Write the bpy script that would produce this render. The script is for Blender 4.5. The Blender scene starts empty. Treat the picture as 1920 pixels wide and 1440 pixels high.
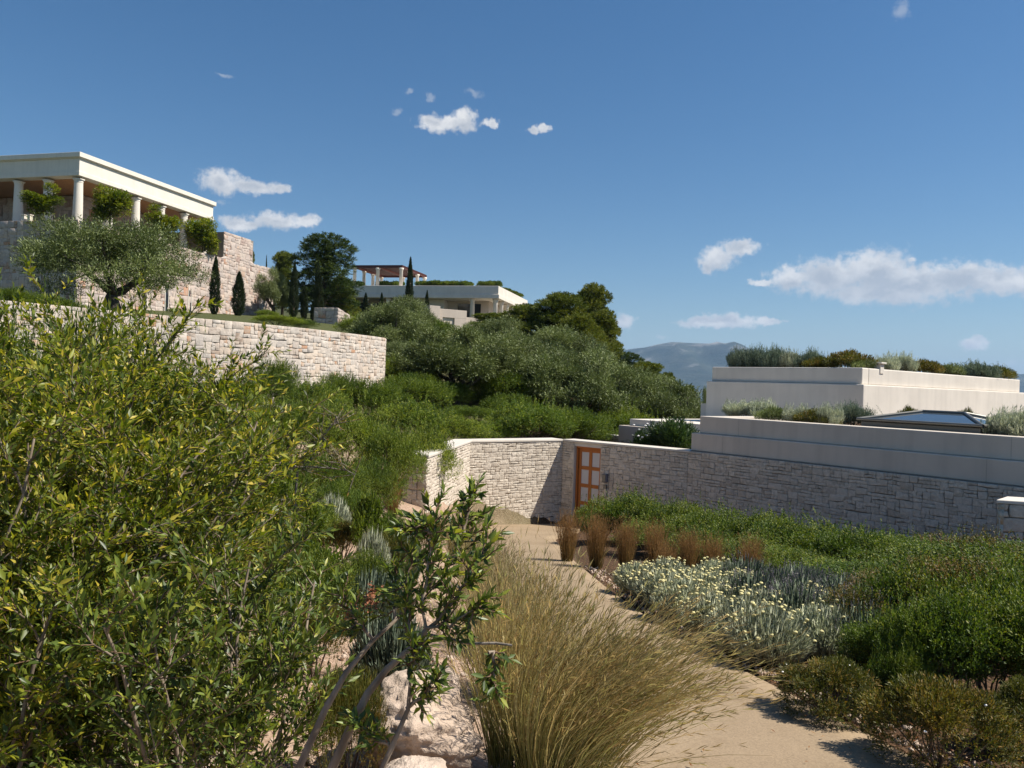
import bpy, math
import numpy as np
from mathutils import Matrix, Vector

# ------------------------------------------------------------------ camera, sky, sun, exposure
scene = bpy.context.scene
col = scene.collection
F_PX = 1480.0                      # focal length in photograph pixels (1920 wide)
ROLL = math.radians(1.95)
CA, SA = math.cos(ROLL), math.sin(ROLL)

cam_data = bpy.data.cameras.new('camera')
cam_data.sensor_width = 36.0
cam_data.lens = 36.0 * F_PX / 1920.0
cam_data.clip_start = 0.05
cam_data.clip_end = 40000.0
cam = bpy.data.objects.new('camera', cam_data)
col.objects.link(cam)
cam.matrix_world = Matrix(((CA, -SA, 0, 0), (0, 0, -1, 0), (SA, CA, 0, 0), (0, 0, 0, 1)))
scene.camera = cam

SUN_AZ = math.radians(-5.0)        # towards +X, a touch towards the camera
SUN_EL = math.radians(52.0)
SUN_DIR = Vector((math.cos(SUN_EL) * math.cos(SUN_AZ), math.cos(SUN_EL) * math.sin(SUN_AZ), math.sin(SUN_EL)))
sun_data = bpy.data.lights.new('sun', 'SUN')
sun_data.energy = 5.0
sun_data.angle = math.radians(0.53)
sun_data.color = (1.0, 0.94, 0.84)
sun = bpy.data.objects.new('sun', sun_data)
col.objects.link(sun)
sun.rotation_euler = SUN_DIR.to_track_quat('Z', 'Y').to_euler()
sun.location = (30, 0, 40)

scene.view_settings.view_transform = 'Standard'
scene.view_settings.look = 'None'
scene.view_settings.exposure = 0.60
scene.view_settings.gamma = 1.0
scene.view_settings.use_curve_mapping = False
scene.render.engine = 'CYCLES'
scene.cycles.max_bounces = 7
scene.cycles.diffuse_bounces = 3
scene.cycles.transmission_bounces = 4
scene.cycles.transparent_max_bounces = 6
scene.cycles.volume_bounces = 0
scene.cycles.use_denoising = True


def px(u, v, y):
    """the world point at distance y that projects to photograph pixel (u, v)"""
    du, dv = u - 960.0, v - 720.0
    return np.array([y * (du * CA + dv * SA) / F_PX, y, -y * (-du * SA + dv * CA) / F_PX])


world = bpy.data.worlds.new('World')
scene.world = world
world.use_nodes = True
wt = world.node_tree
wt.nodes.clear()


class NT:
    """small helper for writing node trees"""
    def __init__(self, tree):
        self.t = tree

    def n(self, typ, ins=None, **props):
        nd = self.t.nodes.new(typ)
        for k, v in props.items():
            setattr(nd, k, v)
        for k, v in (ins or {}).items():
            s = nd.inputs[k]
            if isinstance(v, bpy.types.NodeSocket):
                self.t.links.new(v, s)
            else:
                s.default_value = v
        return nd

    def math(self, op, a, b=0.0, c=0.0, clamp=False):
        return self.n('ShaderNodeMath', {0: a, 1: b, 2: c}, operation=op, use_clamp=clamp).outputs[0]

    def vmath(self, op, a, b=(0, 0, 0), c=(0, 0, 0)):
        nd = self.n('ShaderNodeVectorMath', {0: a, 1: b, 2: c}, operation=op)
        return nd.outputs[1] if op in ('LENGTH', 'DOT_PRODUCT', 'DISTANCE') else nd.outputs[0]

    def ramp(self, fac, stops, interp='LINEAR'):
        nd = self.n('ShaderNodeValToRGB', {0: fac})
        cr = nd.color_ramp
        cr.interpolation = interp
        while len(cr.elements) < len(stops):
            cr.elements.new(0.5)
        for e, (p, c) in zip(cr.elements, stops):
            e.position = p
            e.color = (c[0], c[1], c[2], 1.0) if len(c) == 3 else c
        return nd.outputs[0]

    def smooth(self, x, a, b):
        return self.n('ShaderNodeMapRange', {0: x, 1: a, 2: b, 3: 0.0, 4: 1.0}, interpolation_type='SMOOTHSTEP').outputs[0]

    def mix(self, fac, a, b, mode='MIX'):
        nd = self.n('ShaderNodeMix', data_type='RGBA', blend_type=mode)
        for k, v in ((0, fac), (6, a), (7, b)):
            if isinstance(v, bpy.types.NodeSocket):
                self.t.links.new(v, nd.inputs[k])
            else:
                nd.inputs[k].default_value = v if k == 0 else (v[0], v[1], v[2], 1.0)
        return nd.outputs[2]


# photograph clouds: centre pixel and radii; converted to azimuth / elevation on the sky
CLOUDS = [(845, 232, 62, 17), (872, 222, 30, 21), (815, 232, 34, 14), (922, 230, 15, 9), (1000, 243, 13, 10), (1020, 240, 14, 10),
          (890, 173, 18, 8), (802, 181, 11, 7), (746, 211, 11, 6), (762, 170, 9, 5),
          (415, 342, 52, 24), (470, 350, 60, 16), (520, 354, 24, 10), (412, 379, 20, 5),
          (450, 420, 50, 15), (520, 414, 60, 18), (575, 416, 26, 15),
          (1345, 486, 38, 24), (1385, 464, 40, 17), (1325, 500, 20, 16),
          (1480, 524, 48, 28), (1560, 520, 84, 42), (1640, 512, 84, 48), (1700, 533, 120, 44), (1800, 524, 100, 38), (1880, 528, 90, 30),
          (1650, 552, 120, 20), (1425, 530, 24, 7), (1715, 488, 10, 6),
          (1320, 604, 58, 12), (1370, 602, 60, 17), (1440, 603, 28, 9), (1168, 604, 24, 16), (1150, 608, 22, 9), (1238, 629, 14, 5),
          (1832, 643, 30, 13), (1890, 682, 44, 8), (1690, 20, 16, 16), (417, 140, 18, 4)]
FAINT = {(890, 173, 18, 8), (802, 181, 11, 7), (746, 211, 11, 6), (762, 170, 9, 5), (412, 379, 20, 5), (1238, 629, 14, 5),
         (1890, 682, 44, 8), (1690, 20, 16, 16), (417, 140, 18, 4)}


def build_world():
    N = NT(wt)
    out = N.n('ShaderNodeOutputWorld')
    sky = N.n('ShaderNodeTexSky', sky_type='NISHITA', sun_disc=False, sun_elevation=SUN_EL,
              sun_rotation=math.radians(90.0) - SUN_AZ, altitude=60.0, air_density=1.0, dust_density=0.35, ozone_density=2.2)
    tc = N.n('ShaderNodeTexCoord')
    sx = N.n('ShaderNodeSeparateXYZ', {0: N.vmath('NORMALIZE', tc.outputs['Generated'])})
    az = N.math('ARCTAN2', sx.outputs[0], sx.outputs[1])
    el = N.math('ARCSINE', sx.outputs[2])
    ae = N.n('ShaderNodeCombineXYZ', {0: az, 1: el, 2: 0.0}).outputs[0]
    # ragged edges
    nz = N.n('ShaderNodeTexNoise', {'Vector': ae, 'Scale': 42.0, 'Detail': 8.0, 'Roughness': 0.62}, noise_dimensions='2D')
    warp = N.vmath('MULTIPLY', N.vmath('SUBTRACT', nz.outputs['Color'], (0.5, 0.5, 0.5)), (0.030, 0.018, 0.0))
    q = N.vmath('ADD', ae, warp)
    D = DF = None
    rr = np.random.default_rng(3)
    items = []
    for c in CLOUDS:
        p = px(c[0], c[1], 1.0)
        a = math.atan2(p[0], p[1])
        e = math.atan2(p[2], math.hypot(p[0], p[1]))
        items.append((a, e, c[2] / F_PX * math.cos(a), c[3] / F_PX * math.cos(a), c in FAINT))
    for k in range(16):            # the same kind of sky goes on round the rest of the horizon
        a = rr.uniform(0.75, 2 * math.pi - 0.75)
        a = a if a < math.pi else a - 2 * math.pi
        e = rr.uniform(0.05, 0.35)
        items.append((a, e, rr.uniform(0.03, 0.09), rr.uniform(0.009, 0.022), False))
    for (a, e, ra, re_, faint) in items:
        d = N.vmath('LENGTH', N.vmath('MULTIPLY_ADD', q, (1 / ra, 1 / re_, 0), (-a / ra, -e / re_, 0)))
        if faint:
            DF = d if DF is None else N.math('MINIMUM', DF, d)
        else:
            D = d if D is None else N.math('SMOOTH_MIN', D, d, 0.25)
    fine = N.n('ShaderNodeTexNoise', {'Vector': ae, 'Scale': 95.0, 'Detail': 6.0, 'Roughness': 0.6}, noise_dimensions='2D').outputs[0]
    Dn = N.math('ADD', D, N.math('MULTIPLY', N.math('SUBTRACT', fine, 0.5), 0.95))
    dens = N.math('SUBTRACT', 1.0, N.smooth(Dn, 0.45, 1.12))
    DFn = N.math('ADD', DF, N.math('MULTIPLY', N.math('SUBTRACT', fine, 0.5), 1.3))
    df = N.math('MULTIPLY', N.math('SUBTRACT', 1.0, N.smooth(DFn, 0.1, 1.2)), 0.30)
    dens = N.math('MAXIMUM', N.math('MULTIPLY', dens, 0.95), df)
    # grey bellies: shading painted into the cloud colour with billow noise
    b1 = N.n('ShaderNodeTexNoise', {'Vector': N.vmath('MULTIPLY', ae, (1.0, 1.6, 1)), 'Scale': 26.0, 'Detail': 5.0, 'Roughness': 0.55}, noise_dimensions='2D').outputs[0]
    shade = N.smooth(b1, 0.36, 0.66)
    core = N.math('SUBTRACT', 1.0, N.smooth(D, 0.1, 0.9))
    shade = N.math('SUBTRACT', 1.0, N.math('MULTIPLY', N.math('SUBTRACT', 1.0, shade), N.math('MULTIPLY_ADD', core, 0.45, 0.3)))
    # painted self-shading: thick clouds are coloured greyer where more cloud lies above them
    q2 = N.vmath('ADD', q, (0.004, 0.013, 0.0))
    D2 = None
    for (a, e, ra, re_, faint) in items[:len(CLOUDS)]:
        if re_ > 0.0105 and not faint:
            d = N.vmath('LENGTH', N.vmath('MULTIPLY_ADD', q2, (1 / ra, 1 / re_, 0), (-a / ra, -e / re_, 0)))
            D2 = d if D2 is None else N.math('MINIMUM', D2, d)
    over = N.math('SUBTRACT', 1.0, N.smooth(N.math('ADD', D2, N.math('MULTIPLY', N.math('SUBTRACT', fine, 0.5), 0.7)), 0.35, 1.15))
    shade = N.math('MULTIPLY', shade, N.math('MULTIPLY_ADD', over, -0.45, 1.0))
    cc = N.mix(shade, (4.9, 5.4, 6.2), (10.6, 10.5, 10.4))
    # a clear, slightly deepened blue as seen in the photograph
    hs = N.n('ShaderNodeHueSaturation', {'Hue': 0.5, 'Saturation': 1.30, 'Value': 1.15, 'Color': sky.outputs[0]}).outputs[0]
    mixc = N.mix(dens, hs, cc)
    bg = N.n('ShaderNodeBackground', {0: mixc, 1: 0.056})
    wt.links.new(bg.outputs[0], out.inputs[0])
    world.cycles.sampling_method = 'MANUAL'
    world.cycles.sample_map_resolution = 128


build_world()

# ------------------------------------------------------------------ mesh helpers
RNG = np.random.default_rng(11)


def unit(a):
    a = np.asarray(a, float)
    return a / np.maximum(np.linalg.norm(a, axis=-1, keepdims=True), 1e-9)


def rand_dirs(n, rng):
    return unit(rng.normal(size=(n, 3)))


def np_mesh(name, V, F, mat, attrs=None, smooth=False):
    me = bpy.data.meshes.new(name)
    V = np.ascontiguousarray(V, np.float32)
    F = np.ascontiguousarray(F, np.int32)
    k = F.shape[1]
    me.vertices.add(len(V))
    me.vertices.foreach_set('co', V.ravel())
    me.loops.add(F.size)
    me.loops.foreach_set('vertex_index', F.ravel())
    me.polygons.add(len(F))
    me.polygons.foreach_set('loop_start', np.arange(len(F), dtype=np.int32) * k)
    if smooth:
        me.polygons.foreach_set('use_smooth', np.ones(len(F), bool))
    for an, arr in (attrs or {}).items():
        at = me.attributes.new(an, 'FLOAT', 'POINT')
        at.data.foreach_set('value', np.ascontiguousarray(arr, np.float32))
    me.update(calc_edges=True)
    if mat:
        me.materials.append(mat)
    return me


def link(name, me, parent=None, loc=None):
    o = bpy.data.objects.new(name, me)
    col.objects.link(o)
    if parent is not None:
        o.parent = parent
    if loc is not None:
        o.location = loc
    return o


def tag(o, label=None, cat=None, group=None, kind=None):
    if label:
        o['label'] = label
    if cat:
        o['category'] = cat
    if group:
        o['group'] = group
    if kind:
        o['kind'] = kind
    return o


def thing(name, label, cat, loc=(0, 0, 0), rz=0.0, group=None):
    o = bpy.data.objects.new(name, None)
    o.empty_display_size = 0.2
    col.objects.link(o)
    o.location = loc
    o.rotation_euler = (0, 0, rz)
    return tag(o, label, cat, group, 'thing')


def tube(P, R, sides=6):
    P = np.asarray(P, float)
    R = np.asarray(R, float)
    k = len(P)
    T = unit(np.gradient(P, axis=0))
    ref = np.array([0.31, 0.77, 0.55])
    A = unit(np.cross(T, ref))
    B = np.cross(T, A)
    ang = np.arange(sides) * 2 * math.pi / sides
    V = P[:, None, :] + R[:, None, None] * (np.cos(ang)[None, :, None] * A[:, None, :] + np.sin(ang)[None, :, None] * B[:, None, :])
    V = V.reshape(-1, 3)
    i = np.arange(k - 1)[:, None] * sides
    j = np.arange(sides)[None, :]
    j2 = (j + 1) % sides
    F = np.stack([i + j, i + j2, i + sides + j2, i + sides + j], -1).reshape(-1, 4)
    return V, F


class Parts:
    """collects numpy vertex / quad arrays"""
    def __init__(self):
        self.V, self.F, self.n = [], [], 0

    def add(self, VF):
        V, F = VF
        self.V.append(np.asarray(V, float))
        self.F.append(np.asarray(F) + self.n)
        self.n += len(V)

    def mesh(self, name, mat, smooth=True, attrs=None):
        return np_mesh(name, np.concatenate(self.V), np.concatenate(self.F), mat, attrs, smooth)


def bez(p0, p1, p2, n=6):
    t = np.linspace(0, 1, n)[:, None]
    return (1 - t) ** 2 * np.asarray(p0) + 2 * t * (1 - t) * np.asarray(p1) + t ** 2 * np.asarray(p2)


# boxes in a turned frame ------------------------------------------------
class Frame:
    def __init__(self, o, ex, ey):
        self.o = np.array([o[0], o[1]], float)
        self.ex = unit(np.array(ex, float))
        self.ey = unit(np.array(ey, float))

    def p(self, a, b, z):
        q = self.o + self.ex * a + self.ey * b
        return (q[0], q[1], z)


BOXF = [(0, 1, 3, 2), (4, 6, 7, 5), (0, 4, 5, 1), (2, 3, 7, 6), (0, 2, 6, 4), (1, 5, 7, 3)]


class Boxes:
    def __init__(self, fr):
        self.fr, self.V, self.F = fr, [], []

    def box(self, a0, a1, b0, b1, z0, z1):
        n = len(self.V)
        for a in (a0, a1):
            for b in (b0, b1):
                for z in (z0, z1):
                    self.V.append(self.fr.p(a, b, z))
        self.F += [tuple(n + i for i in f) for f in BOXF]
        return self

    def poly(self, pts, faces):
        n = len(self.V)
        self.V += [self.fr.p(*p) for p in pts]
        self.F += [tuple(n + i for i in f) for f in faces]
        return self

    def lathe(self, a, b, prof, sides=20):
        n = len(self.V)
        c = self.fr.p(a, b, 0)
        for r, z in prof:
            for k in range(sides):
                t = 2 * math.pi * k / sides
                self.V.append((c[0] + r * math.cos(t), c[1] + r * math.sin(t), z))
        m = len(prof)
        for i in range(m - 1):
            for k in range(sides):
                k2 = (k + 1) % sides
                self.F.append((n + i * sides + k, n + i * sides + k2, n + (i + 1) * sides + k2, n + (i + 1) * sides + k))
        self.F.append(tuple(n + k for k in reversed(range(sides))))
        self.F.append(tuple(n + (m - 1) * sides + k for k in range(sides)))
        return self

    def build(self, name, mat, parent=None, bevel=0.0, smooth=False):
        base = np.zeros(3)
        if parent is not None:
            base = np.array(parent.location)
        me = bpy.data.meshes.new(name)
        me.from_pydata([tuple(np.array(v) - base) for v in self.V], [], self.F)
        me.materials.append(mat)
        import bmesh
        bm = bmesh.new()
        bm.from_mesh(me)
        bmesh.ops.recalc_face_normals(bm, faces=bm.faces)
        bm.to_mesh(me)
        bm.free()
        o = link(name, me, parent)
        if smooth:
            for p in me.polygons:
                p.use_smooth = len(p.vertices) == 4
        if bevel > 0:
            m = o.modifiers.new('edge', 'BEVEL')
            m.width = bevel
            m.segments = 2
            m.limit_method = 'ANGLE'
        return o


# ------------------------------------------------------------------ materials
def new_mat(name):
    m = bpy.data.materials.new(name)
    m.use_nodes = True
    m.node_tree.nodes.clear()
    N = NT(m.node_tree)
    out = N.n('ShaderNodeOutputMaterial')
    return m, N, out


def leaf_mat(name, stops, transl=0.28, rough=0.5, spec=0.35, tcol=None, vary=0.25):
    m, N, out = new_mat(name)
    at = N.n('ShaderNodeAttribute', attribute_name='rnd')
    oi = N.n('ShaderNodeObjectInfo')
    f = N.math('FRACT', N.math('ADD', at.outputs['Fac'], N.math('MULTIPLY', oi.outputs['Random'], 0.97)))
    c = N.ramp(f, stops)
    # slow drift of tone through the plant
    tc = N.n('ShaderNodeTexCoord')
    nz = N.n('ShaderNodeTexNoise', {'Vector': tc.outputs['Object'], 'Scale': 2.3, 'Detail': 2.0}).outputs[0]
    val = N.math('MULTIPLY_ADD', N.smooth(nz, 0.3, 0.7), vary, 1.0 - vary * 0.5)
    val = N.math('MULTIPLY', val, N.math('MULTIPLY_ADD', oi.outputs['Random'], vary, 1.0 - vary * 0.5))
    c = N.n('ShaderNodeHueSaturation', {'Value': val, 'Color': c}).outputs[0]
    p = N.n('ShaderNodeBsdfPrincipled', {'Base Color': c, 'Roughness': rough, 'Specular IOR Level': spec})
    if transl > 0:
        tcx = N.mix(1.0, c, tcol or (1.5, 1.6, 0.55), 'MULTIPLY')
        t = N.n('ShaderNodeBsdfTranslucent', {0: tcx})
        mx = N.n('ShaderNodeMixShader', {0: transl, 1: p.outputs[0], 2: t.outputs[0]})
        m.node_tree.links.new(mx.outputs[0], out.inputs[0])
    else:
        m.node_tree.links.new(p.outputs[0], out.inputs[0])
    return m


def blade_mat(name, low, mid, tip, transl=0.42, rough=0.55, green=(0.24, 0.27, 0.075), pale=0.6):
    m, N, out = new_mat(name)
    at = N.n('ShaderNodeAttribute', attribute_name='rnd').outputs['Fac']
    t = N.n('ShaderNodeAttribute', attribute_name='along').outputs['Fac']
    k = N.math('ADD', t, N.math('MULTIPLY', N.math('SUBTRACT', at, 0.5), 0.5), clamp=True)
    c = N.ramp(k, [(0.0, low), (0.45, mid), (1.0, tip)])
    r2 = N.math('FRACT', N.math('MULTIPLY', at, 7.31))
    c = N.mix(N.math('MULTIPLY', N.smooth(r2, 0.5, 0.9), 0.6), c, green)
    r3 = N.math('FRACT', N.math('MULTIPLY', at, 13.7))
    c = N.mix(N.math('MULTIPLY', N.smooth(r3, 0.75, 0.95), pale), c, (0.50, 0.43, 0.24))
    c = N.n('ShaderNodeHueSaturation', {'Value': N.math('MULTIPLY_ADD', N.math('FRACT', N.math('MULTIPLY', at, 3.7)), 0.7, 0.7), 'Color': c}).outputs[0]
    p = N.n('ShaderNodeBsdfPrincipled', {'Base Color': c, 'Roughness': rough, 'Specular IOR Level': 0.25})
    tr = N.n('ShaderNodeBsdfTranslucent', {0: c})
    mx = N.n('ShaderNodeMixShader', {0: transl, 1: p.outputs[0], 2: tr.outputs[0]})
    m.node_tree.links.new(mx.outputs[0], out.inputs[0])
    return m


def bark_mat(name, a, b, scale=18.0, rough=0.85):
    m, N, out = new_mat(name)
    tc = N.n('ShaderNodeTexCoord')
    nz = N.n('ShaderNodeTexNoise', {'Vector': N.vmath('MULTIPLY', tc.outputs['Object'], (1, 1, 0.25)), 'Scale': scale, 'Detail': 6.0}).outputs[0]
    c = N.mix(N.smooth(nz, 0.3, 0.7), a, b)
    bp = N.n('ShaderNodeBump', {'Strength': 0.5, 'Distance': 0.01, 'Height': nz})
    p = N.n('ShaderNodeBsdfPrincipled', {'Base Color': c, 'Roughness': rough, 'Normal': bp.outputs[0]})
    m.node_tree.links.new(p.outputs[0], out.inputs[0])
    return m


def plaster_mat(name, colr, mottling=0.10, rough=0.8, streak=0.06):
    m, N, out = new_mat(name)
    tc = N.n('ShaderNodeNewGeometry')
    pos = tc.outputs['Position']
    n1 = N.n('ShaderNodeTexNoise', {'Vector': pos, 'Scale': 0.9, 'Detail': 7.0, 'Roughness': 0.6}).outputs[0]
    n2 = N.n('ShaderNodeTexNoise', {'Vector': N.vmath('MULTIPLY', pos, (4.5, 4.5, 0.35)), 'Scale': 1.0, 'Detail': 5.0}).outputs[0]
    n3 = N.n('ShaderNodeTexNoise', {'Vector': pos, 'Scale': 60.0, 'Detail': 4.0}).outputs[0]
    v = N.math('MULTIPLY_ADD', N.smooth(n1, 0.3, 0.7), mottling, 1.0 - mottling)
    v = N.math('MULTIPLY', v, N.math('MULTIPLY_ADD', N.smooth(n2, 0.25, 0.6), streak, 1.0 - streak))
    v = N.math('MULTIPLY', v, N.math('MULTIPLY_ADD', n3, 0.06, 0.97))
    c = N.n('ShaderNodeHueSaturation', {'Value': v, 'Color': (*colr, 1)}).outputs[0]
    bp = N.n('ShaderNodeBump', {'Strength': 0.15, 'Distance': 0.004, 'Height': n3})
    p = N.n('ShaderNodeBsdfPrincipled', {'Base Color': c, 'Roughness': rough, 'Specular IOR Level': 0.25, 'Normal': bp.outputs[0]})
    m.node_tree.links.new(p.outputs[0], out.inputs[0])
    return m


def stone_mat(name, stops, nscale=9.0, bump=0.6, rust=0.0, gain=1.0, dist=0.02):
    m, N, out = new_mat(name)
    at = N.n('ShaderNodeAttribute', attribute_name='rnd').outputs['Fac']
    pos = N.n('ShaderNodeNewGeometry').outputs['Position']
    n1 = N.n('ShaderNodeTexNoise', {'Vector': pos, 'Scale': nscale, 'Detail': 9.0, 'Roughness': 0.65}).outputs[0]
    n2 = N.n('ShaderNodeTexNoise', {'Vector': pos, 'Scale': nscale * 0.3, 'Detail': 4.0}).outputs[0]
    k = N.math('ADD', at, N.math('MULTIPLY', N.math('SUBTRACT', n1, 0.5), 0.35), clamp=True)
    c = N.ramp(k, stops)
    c = N.n('ShaderNodeHueSaturation', {'Value': N.math('MULTIPLY_ADD', N.smooth(n1, 0.25, 0.75), 0.35 * gain, 0.82 * gain), 'Color': c}).outputs[0]
    if rust > 0:
        c = N.mix(N.math('MULTIPLY', N.smooth(n2, 0.62, 0.75), rust), c, (0.42, 0.20, 0.09))
    bp = N.n('ShaderNodeBump', {'Strength': bump, 'Distance': dist, 'Height': n1})
    p = N.n('ShaderNodeBsdfPrincipled', {'Base Color': c, 'Roughness': 0.88, 'Specular IOR Level': 0.2, 'Normal': bp.outputs[0]})
    m.node_tree.links.new(p.outputs[0], out.inputs[0])
    return m


def plain_mat(name, colr, rough=0.5, metal=0.0, spec=0.4, grain=0.0, gs=30.0):
    m, N, out = new_mat(name)
    c = (*colr, 1)
    if grain > 0:
        pos = N.n('ShaderNodeNewGeometry').outputs['Position']
        nz = N.n('ShaderNodeTexNoise', {'Vector': N.vmath('MULTIPLY', pos, (1, 1, 0.15)), 'Scale': gs, 'Detail': 5.0}).outputs[0]
        c = N.n('ShaderNodeHueSaturation', {'Value': N.math('MULTIPLY_ADD', nz, grain, 1 - grain / 2), 'Color': (*colr, 1)}).outputs[0]
    p = N.n('ShaderNodeBsdfPrincipled', {'Base Color': c, 'Roughness': rough, 'Metallic': metal, 'Specular IOR Level': spec})
    m.node_tree.links.new(p.outputs[0], out.inputs[0])
    return m


M = {}
M['white'] = plaster_mat('white_plaster', (0.72, 0.655, 0.57))
M['white_stone'] = plaster_mat('white_limestone', (0.76, 0.70, 0.61), 0.08)
M['beige'] = plaster_mat('beige_plaster', (0.56, 0.475, 0.40))
M['terrace'] = plaster_mat('cream_render', (0.64, 0.565, 0.475), 0.10, streak=0.10)
M['coping'] = plaster_mat('pale_coping_stone', (0.66, 0.60, 0.52), 0.10)
M['soffit'] = plain_mat('cedar_soffit', (0.50, 0.27, 0.13), 0.6, grain=0.5, gs=6)
M['wood'] = plain_mat('orange_door_timber', (0.42, 0.135, 0.024), 0.55, grain=0.3, gs=40)
M['glass_white'] = plain_mat('frosted_pane', (0.55, 0.54, 0.55), 0.35, grain=0.12, gs=3)
M['grey_box'] = plain_mat('grey_plastic', (0.16, 0.15, 0.17), 0.45)
M['plate'] = plain_mat('cream_plate', (0.55, 0.48, 0.38), 0.5)
M['dark_glass'] = plain_mat('dark_glazing', (0.02, 0.022, 0.025), 0.08, spec=0.6)
M['skyglass'] = plain_mat('skylight_glass', (0.045, 0.06, 0.075), 0.04, spec=1.0)
M['lead'] = plain_mat('weathered_metal', (0.17, 0.165, 0.15), 0.45, metal=0.5)
M['pergola'] = plain_mat('dark_red_timber', (0.10, 0.032, 0.022), 0.6, grain=0.3)
M['mortar_pale'] = plaster_mat('pale_mortar', (0.30, 0.26, 0.22), 0.2)
M['mortar_dark'] = plaster_mat('grey_mortar', (0.30, 0.27, 0.235), 0.2)  # mortar tone slightly greyer than the pale one
PINK = [(0.0, (0.42, 0.32, 0.25)), (0.10, (0.60, 0.50, 0.42)), (0.35, (0.66, 0.575, 0.495)), (0.55, (0.55, 0.485, 0.43)), (0.72, (0.68, 0.60, 0.52)), (0.93, (0.66, 0.53, 0.42)), (0.98, (0.60, 0.42, 0.30)), (1.0, (0.52, 0.30, 0.19))]
GREYST = [(0.0, (0.47, 0.40, 0.32)), (0.3, (0.57, 0.495, 0.405)), (0.6, (0.63, 0.555, 0.46)), (0.85, (0.53, 0.46, 0.375)), (1.0, (0.66, 0.58, 0.475))]
PINKER = [(0.0, (0.36, 0.26, 0.22)), (0.15, (0.50, 0.40, 0.345)), (0.4, (0.58, 0.485, 0.42)), (0.6, (0.45, 0.38, 0.345)), (0.8, (0.60, 0.51, 0.44)), (0.95, (0.55, 0.41, 0.32)), (1.0, (0.47, 0.26, 0.17))]
M['stone_pink'] = stone_mat('pink_rubble_stone', PINK, 8.0, .8, rust=0.12, dist=0.02, gain=.90)
M['stone_temple'] = stone_mat('rose_rubble_stone', PINKER, 6.0, .8, rust=0.2, dist=0.025, gain=.95)
M['stone_gate'] = stone_mat('buff_ashlar_stone', GREYST, 14.0, 0.9, dist=0.03)
M['rock'] = stone_mat('pink_limestone_rock', [(0, (0.40, 0.29, 0.21)), (0.35, (0.50, 0.385, 0.295)), (0.65, (0.58, 0.47, 0.385)), (1.0, (0.52, 0.38, 0.285))], 5.0, 1.0, rust=0.12, dist=0.06)

# vegetation
M['near_leaf'] = leaf_mat('glossy_olive_leaf', [(0, (0.0382, 0.0611, 0.0096)), (0.3, (0.0875, 0.1201, 0.0151)), (0.62, (0.1779, 0.2075, 0.0235)), (0.85, (0.3146, 0.3058, 0.0344)), (0.96, (0.5196, 0.4041, 0.0551)), (1.0, (0.369, 0.2957, 0.0524))], 0.36, 0.44, 0.4)
M['sap_leaf'] = leaf_mat('dark_leather_leaf', [(0, (0.039, 0.0619, 0.0142)), (0.45, (0.0852, 0.1239, 0.0219)), (0.8, (0.1705, 0.2169, 0.0314)), (1.0, (0.341, 0.3305, 0.047))], 0.25, 0.42, 0.4)
M['feather'] = leaf_mat('feathery_green', [(0, (0.047, 0.0769, 0.0147)), (0.4, (0.0988, 0.1463, 0.0227)), (0.8, (0.1881, 0.2285, 0.0357)), (1, (0.2822, 0.2925, 0.0486))], 0.32, 0.6, 0.25)
M['feather_dark'] = leaf_mat('feathery_dark_green', [(0, (0.0428, 0.0755, 0.0151)), (0.5, (0.0918, 0.1367, 0.0226)), (1, (0.1837, 0.2241, 0.0327))], 0.28, 0.6, 0.25)
M['hedge'] = leaf_mat('hedge_leaf', [(0, (0.033, 0.0587, 0.0114)), (0.4, (0.0707, 0.1137, 0.0171)), (0.8, (0.1415, 0.1835, 0.0256)), (1, (0.2475, 0.2478, 0.0427))], 0.26, 0.55, 0.25)
M['hedge_red'] = leaf_mat('bronze_hedge_leaf', [(0, (0.0322, 0.0466, 0.0126)), (0.4, (0.0725, 0.0874, 0.0196)), (0.75, (0.1449, 0.1238, 0.0336)), (1, (0.2254, 0.1238, 0.056))], 0.25, 0.55, 0.25)
M['lime'] = leaf_mat('lime_leaf', [(0, (0.05, 0.085, 0.012)), (0.5, (0.115, 0.16, 0.02)), (1, (0.20, 0.23, 0.035))], 0.35, 0.45, 0.35)
M['olive'] = leaf_mat('olive_leaf', [(0, (0.0713, 0.0923, 0.0298)), (0.4, (0.1299, 0.1614, 0.0523)), (0.75, (0.2054, 0.2423, 0.0865)), (1, (0.3144, 0.3575, 0.149))], 0.15, 0.5, 0.35, tcol=(1.2, 1.25, 0.7))
M['pine'] = leaf_mat('pine_needle', [(0, (0.0634, 0.0881, 0.0149)), (0.5, (0.1296, 0.1555, 0.0231)), (1, (0.2304, 0.2281, 0.0363))], 0.15, 0.6, 0.2)
M['pine_dark'] = leaf_mat('dark_pine_needle', [(0, (0.03, 0.0525, 0.0154)), (0.5, (0.06, 0.09, 0.0231)), (1, (0.1031, 0.1313, 0.0308))], 0.15, 0.6, 0.2)
M['cypress'] = leaf_mat('cypress_leaf', [(0, (0.0168, 0.028, 0.0117)), (0.6, (0.0364, 0.0532, 0.0182)), (1, (0.063, 0.0728, 0.026))], 0.08, 0.65, 0.2)
M['citrus'] = leaf_mat('citrus_leaf', [(0, (0.0535, 0.088, 0.0091)), (0.5, (0.1338, 0.176, 0.0149)), (1, (0.3038, 0.3, 0.0252))], 0.25, 0.4, 0.4)
M['oleander'] = leaf_mat('oleander_leaf', [(0, (0.0182, 0.0442, 0.0156)), (0.6, (0.0416, 0.0845, 0.026)), (1, (0.091, 0.1365, 0.0455))], 0.2, 0.4, 0.4)
M['cistus'] = leaf_mat('cistus_leaf', [(0, (0.0512, 0.0561, 0.0117)), (0.4, (0.0948, 0.1017, 0.0187)), (0.75, (0.1642, 0.1437, 0.0281)), (1, (0.2555, 0.149, 0.0328))], 0.2, 0.55, 0.3)
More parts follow.
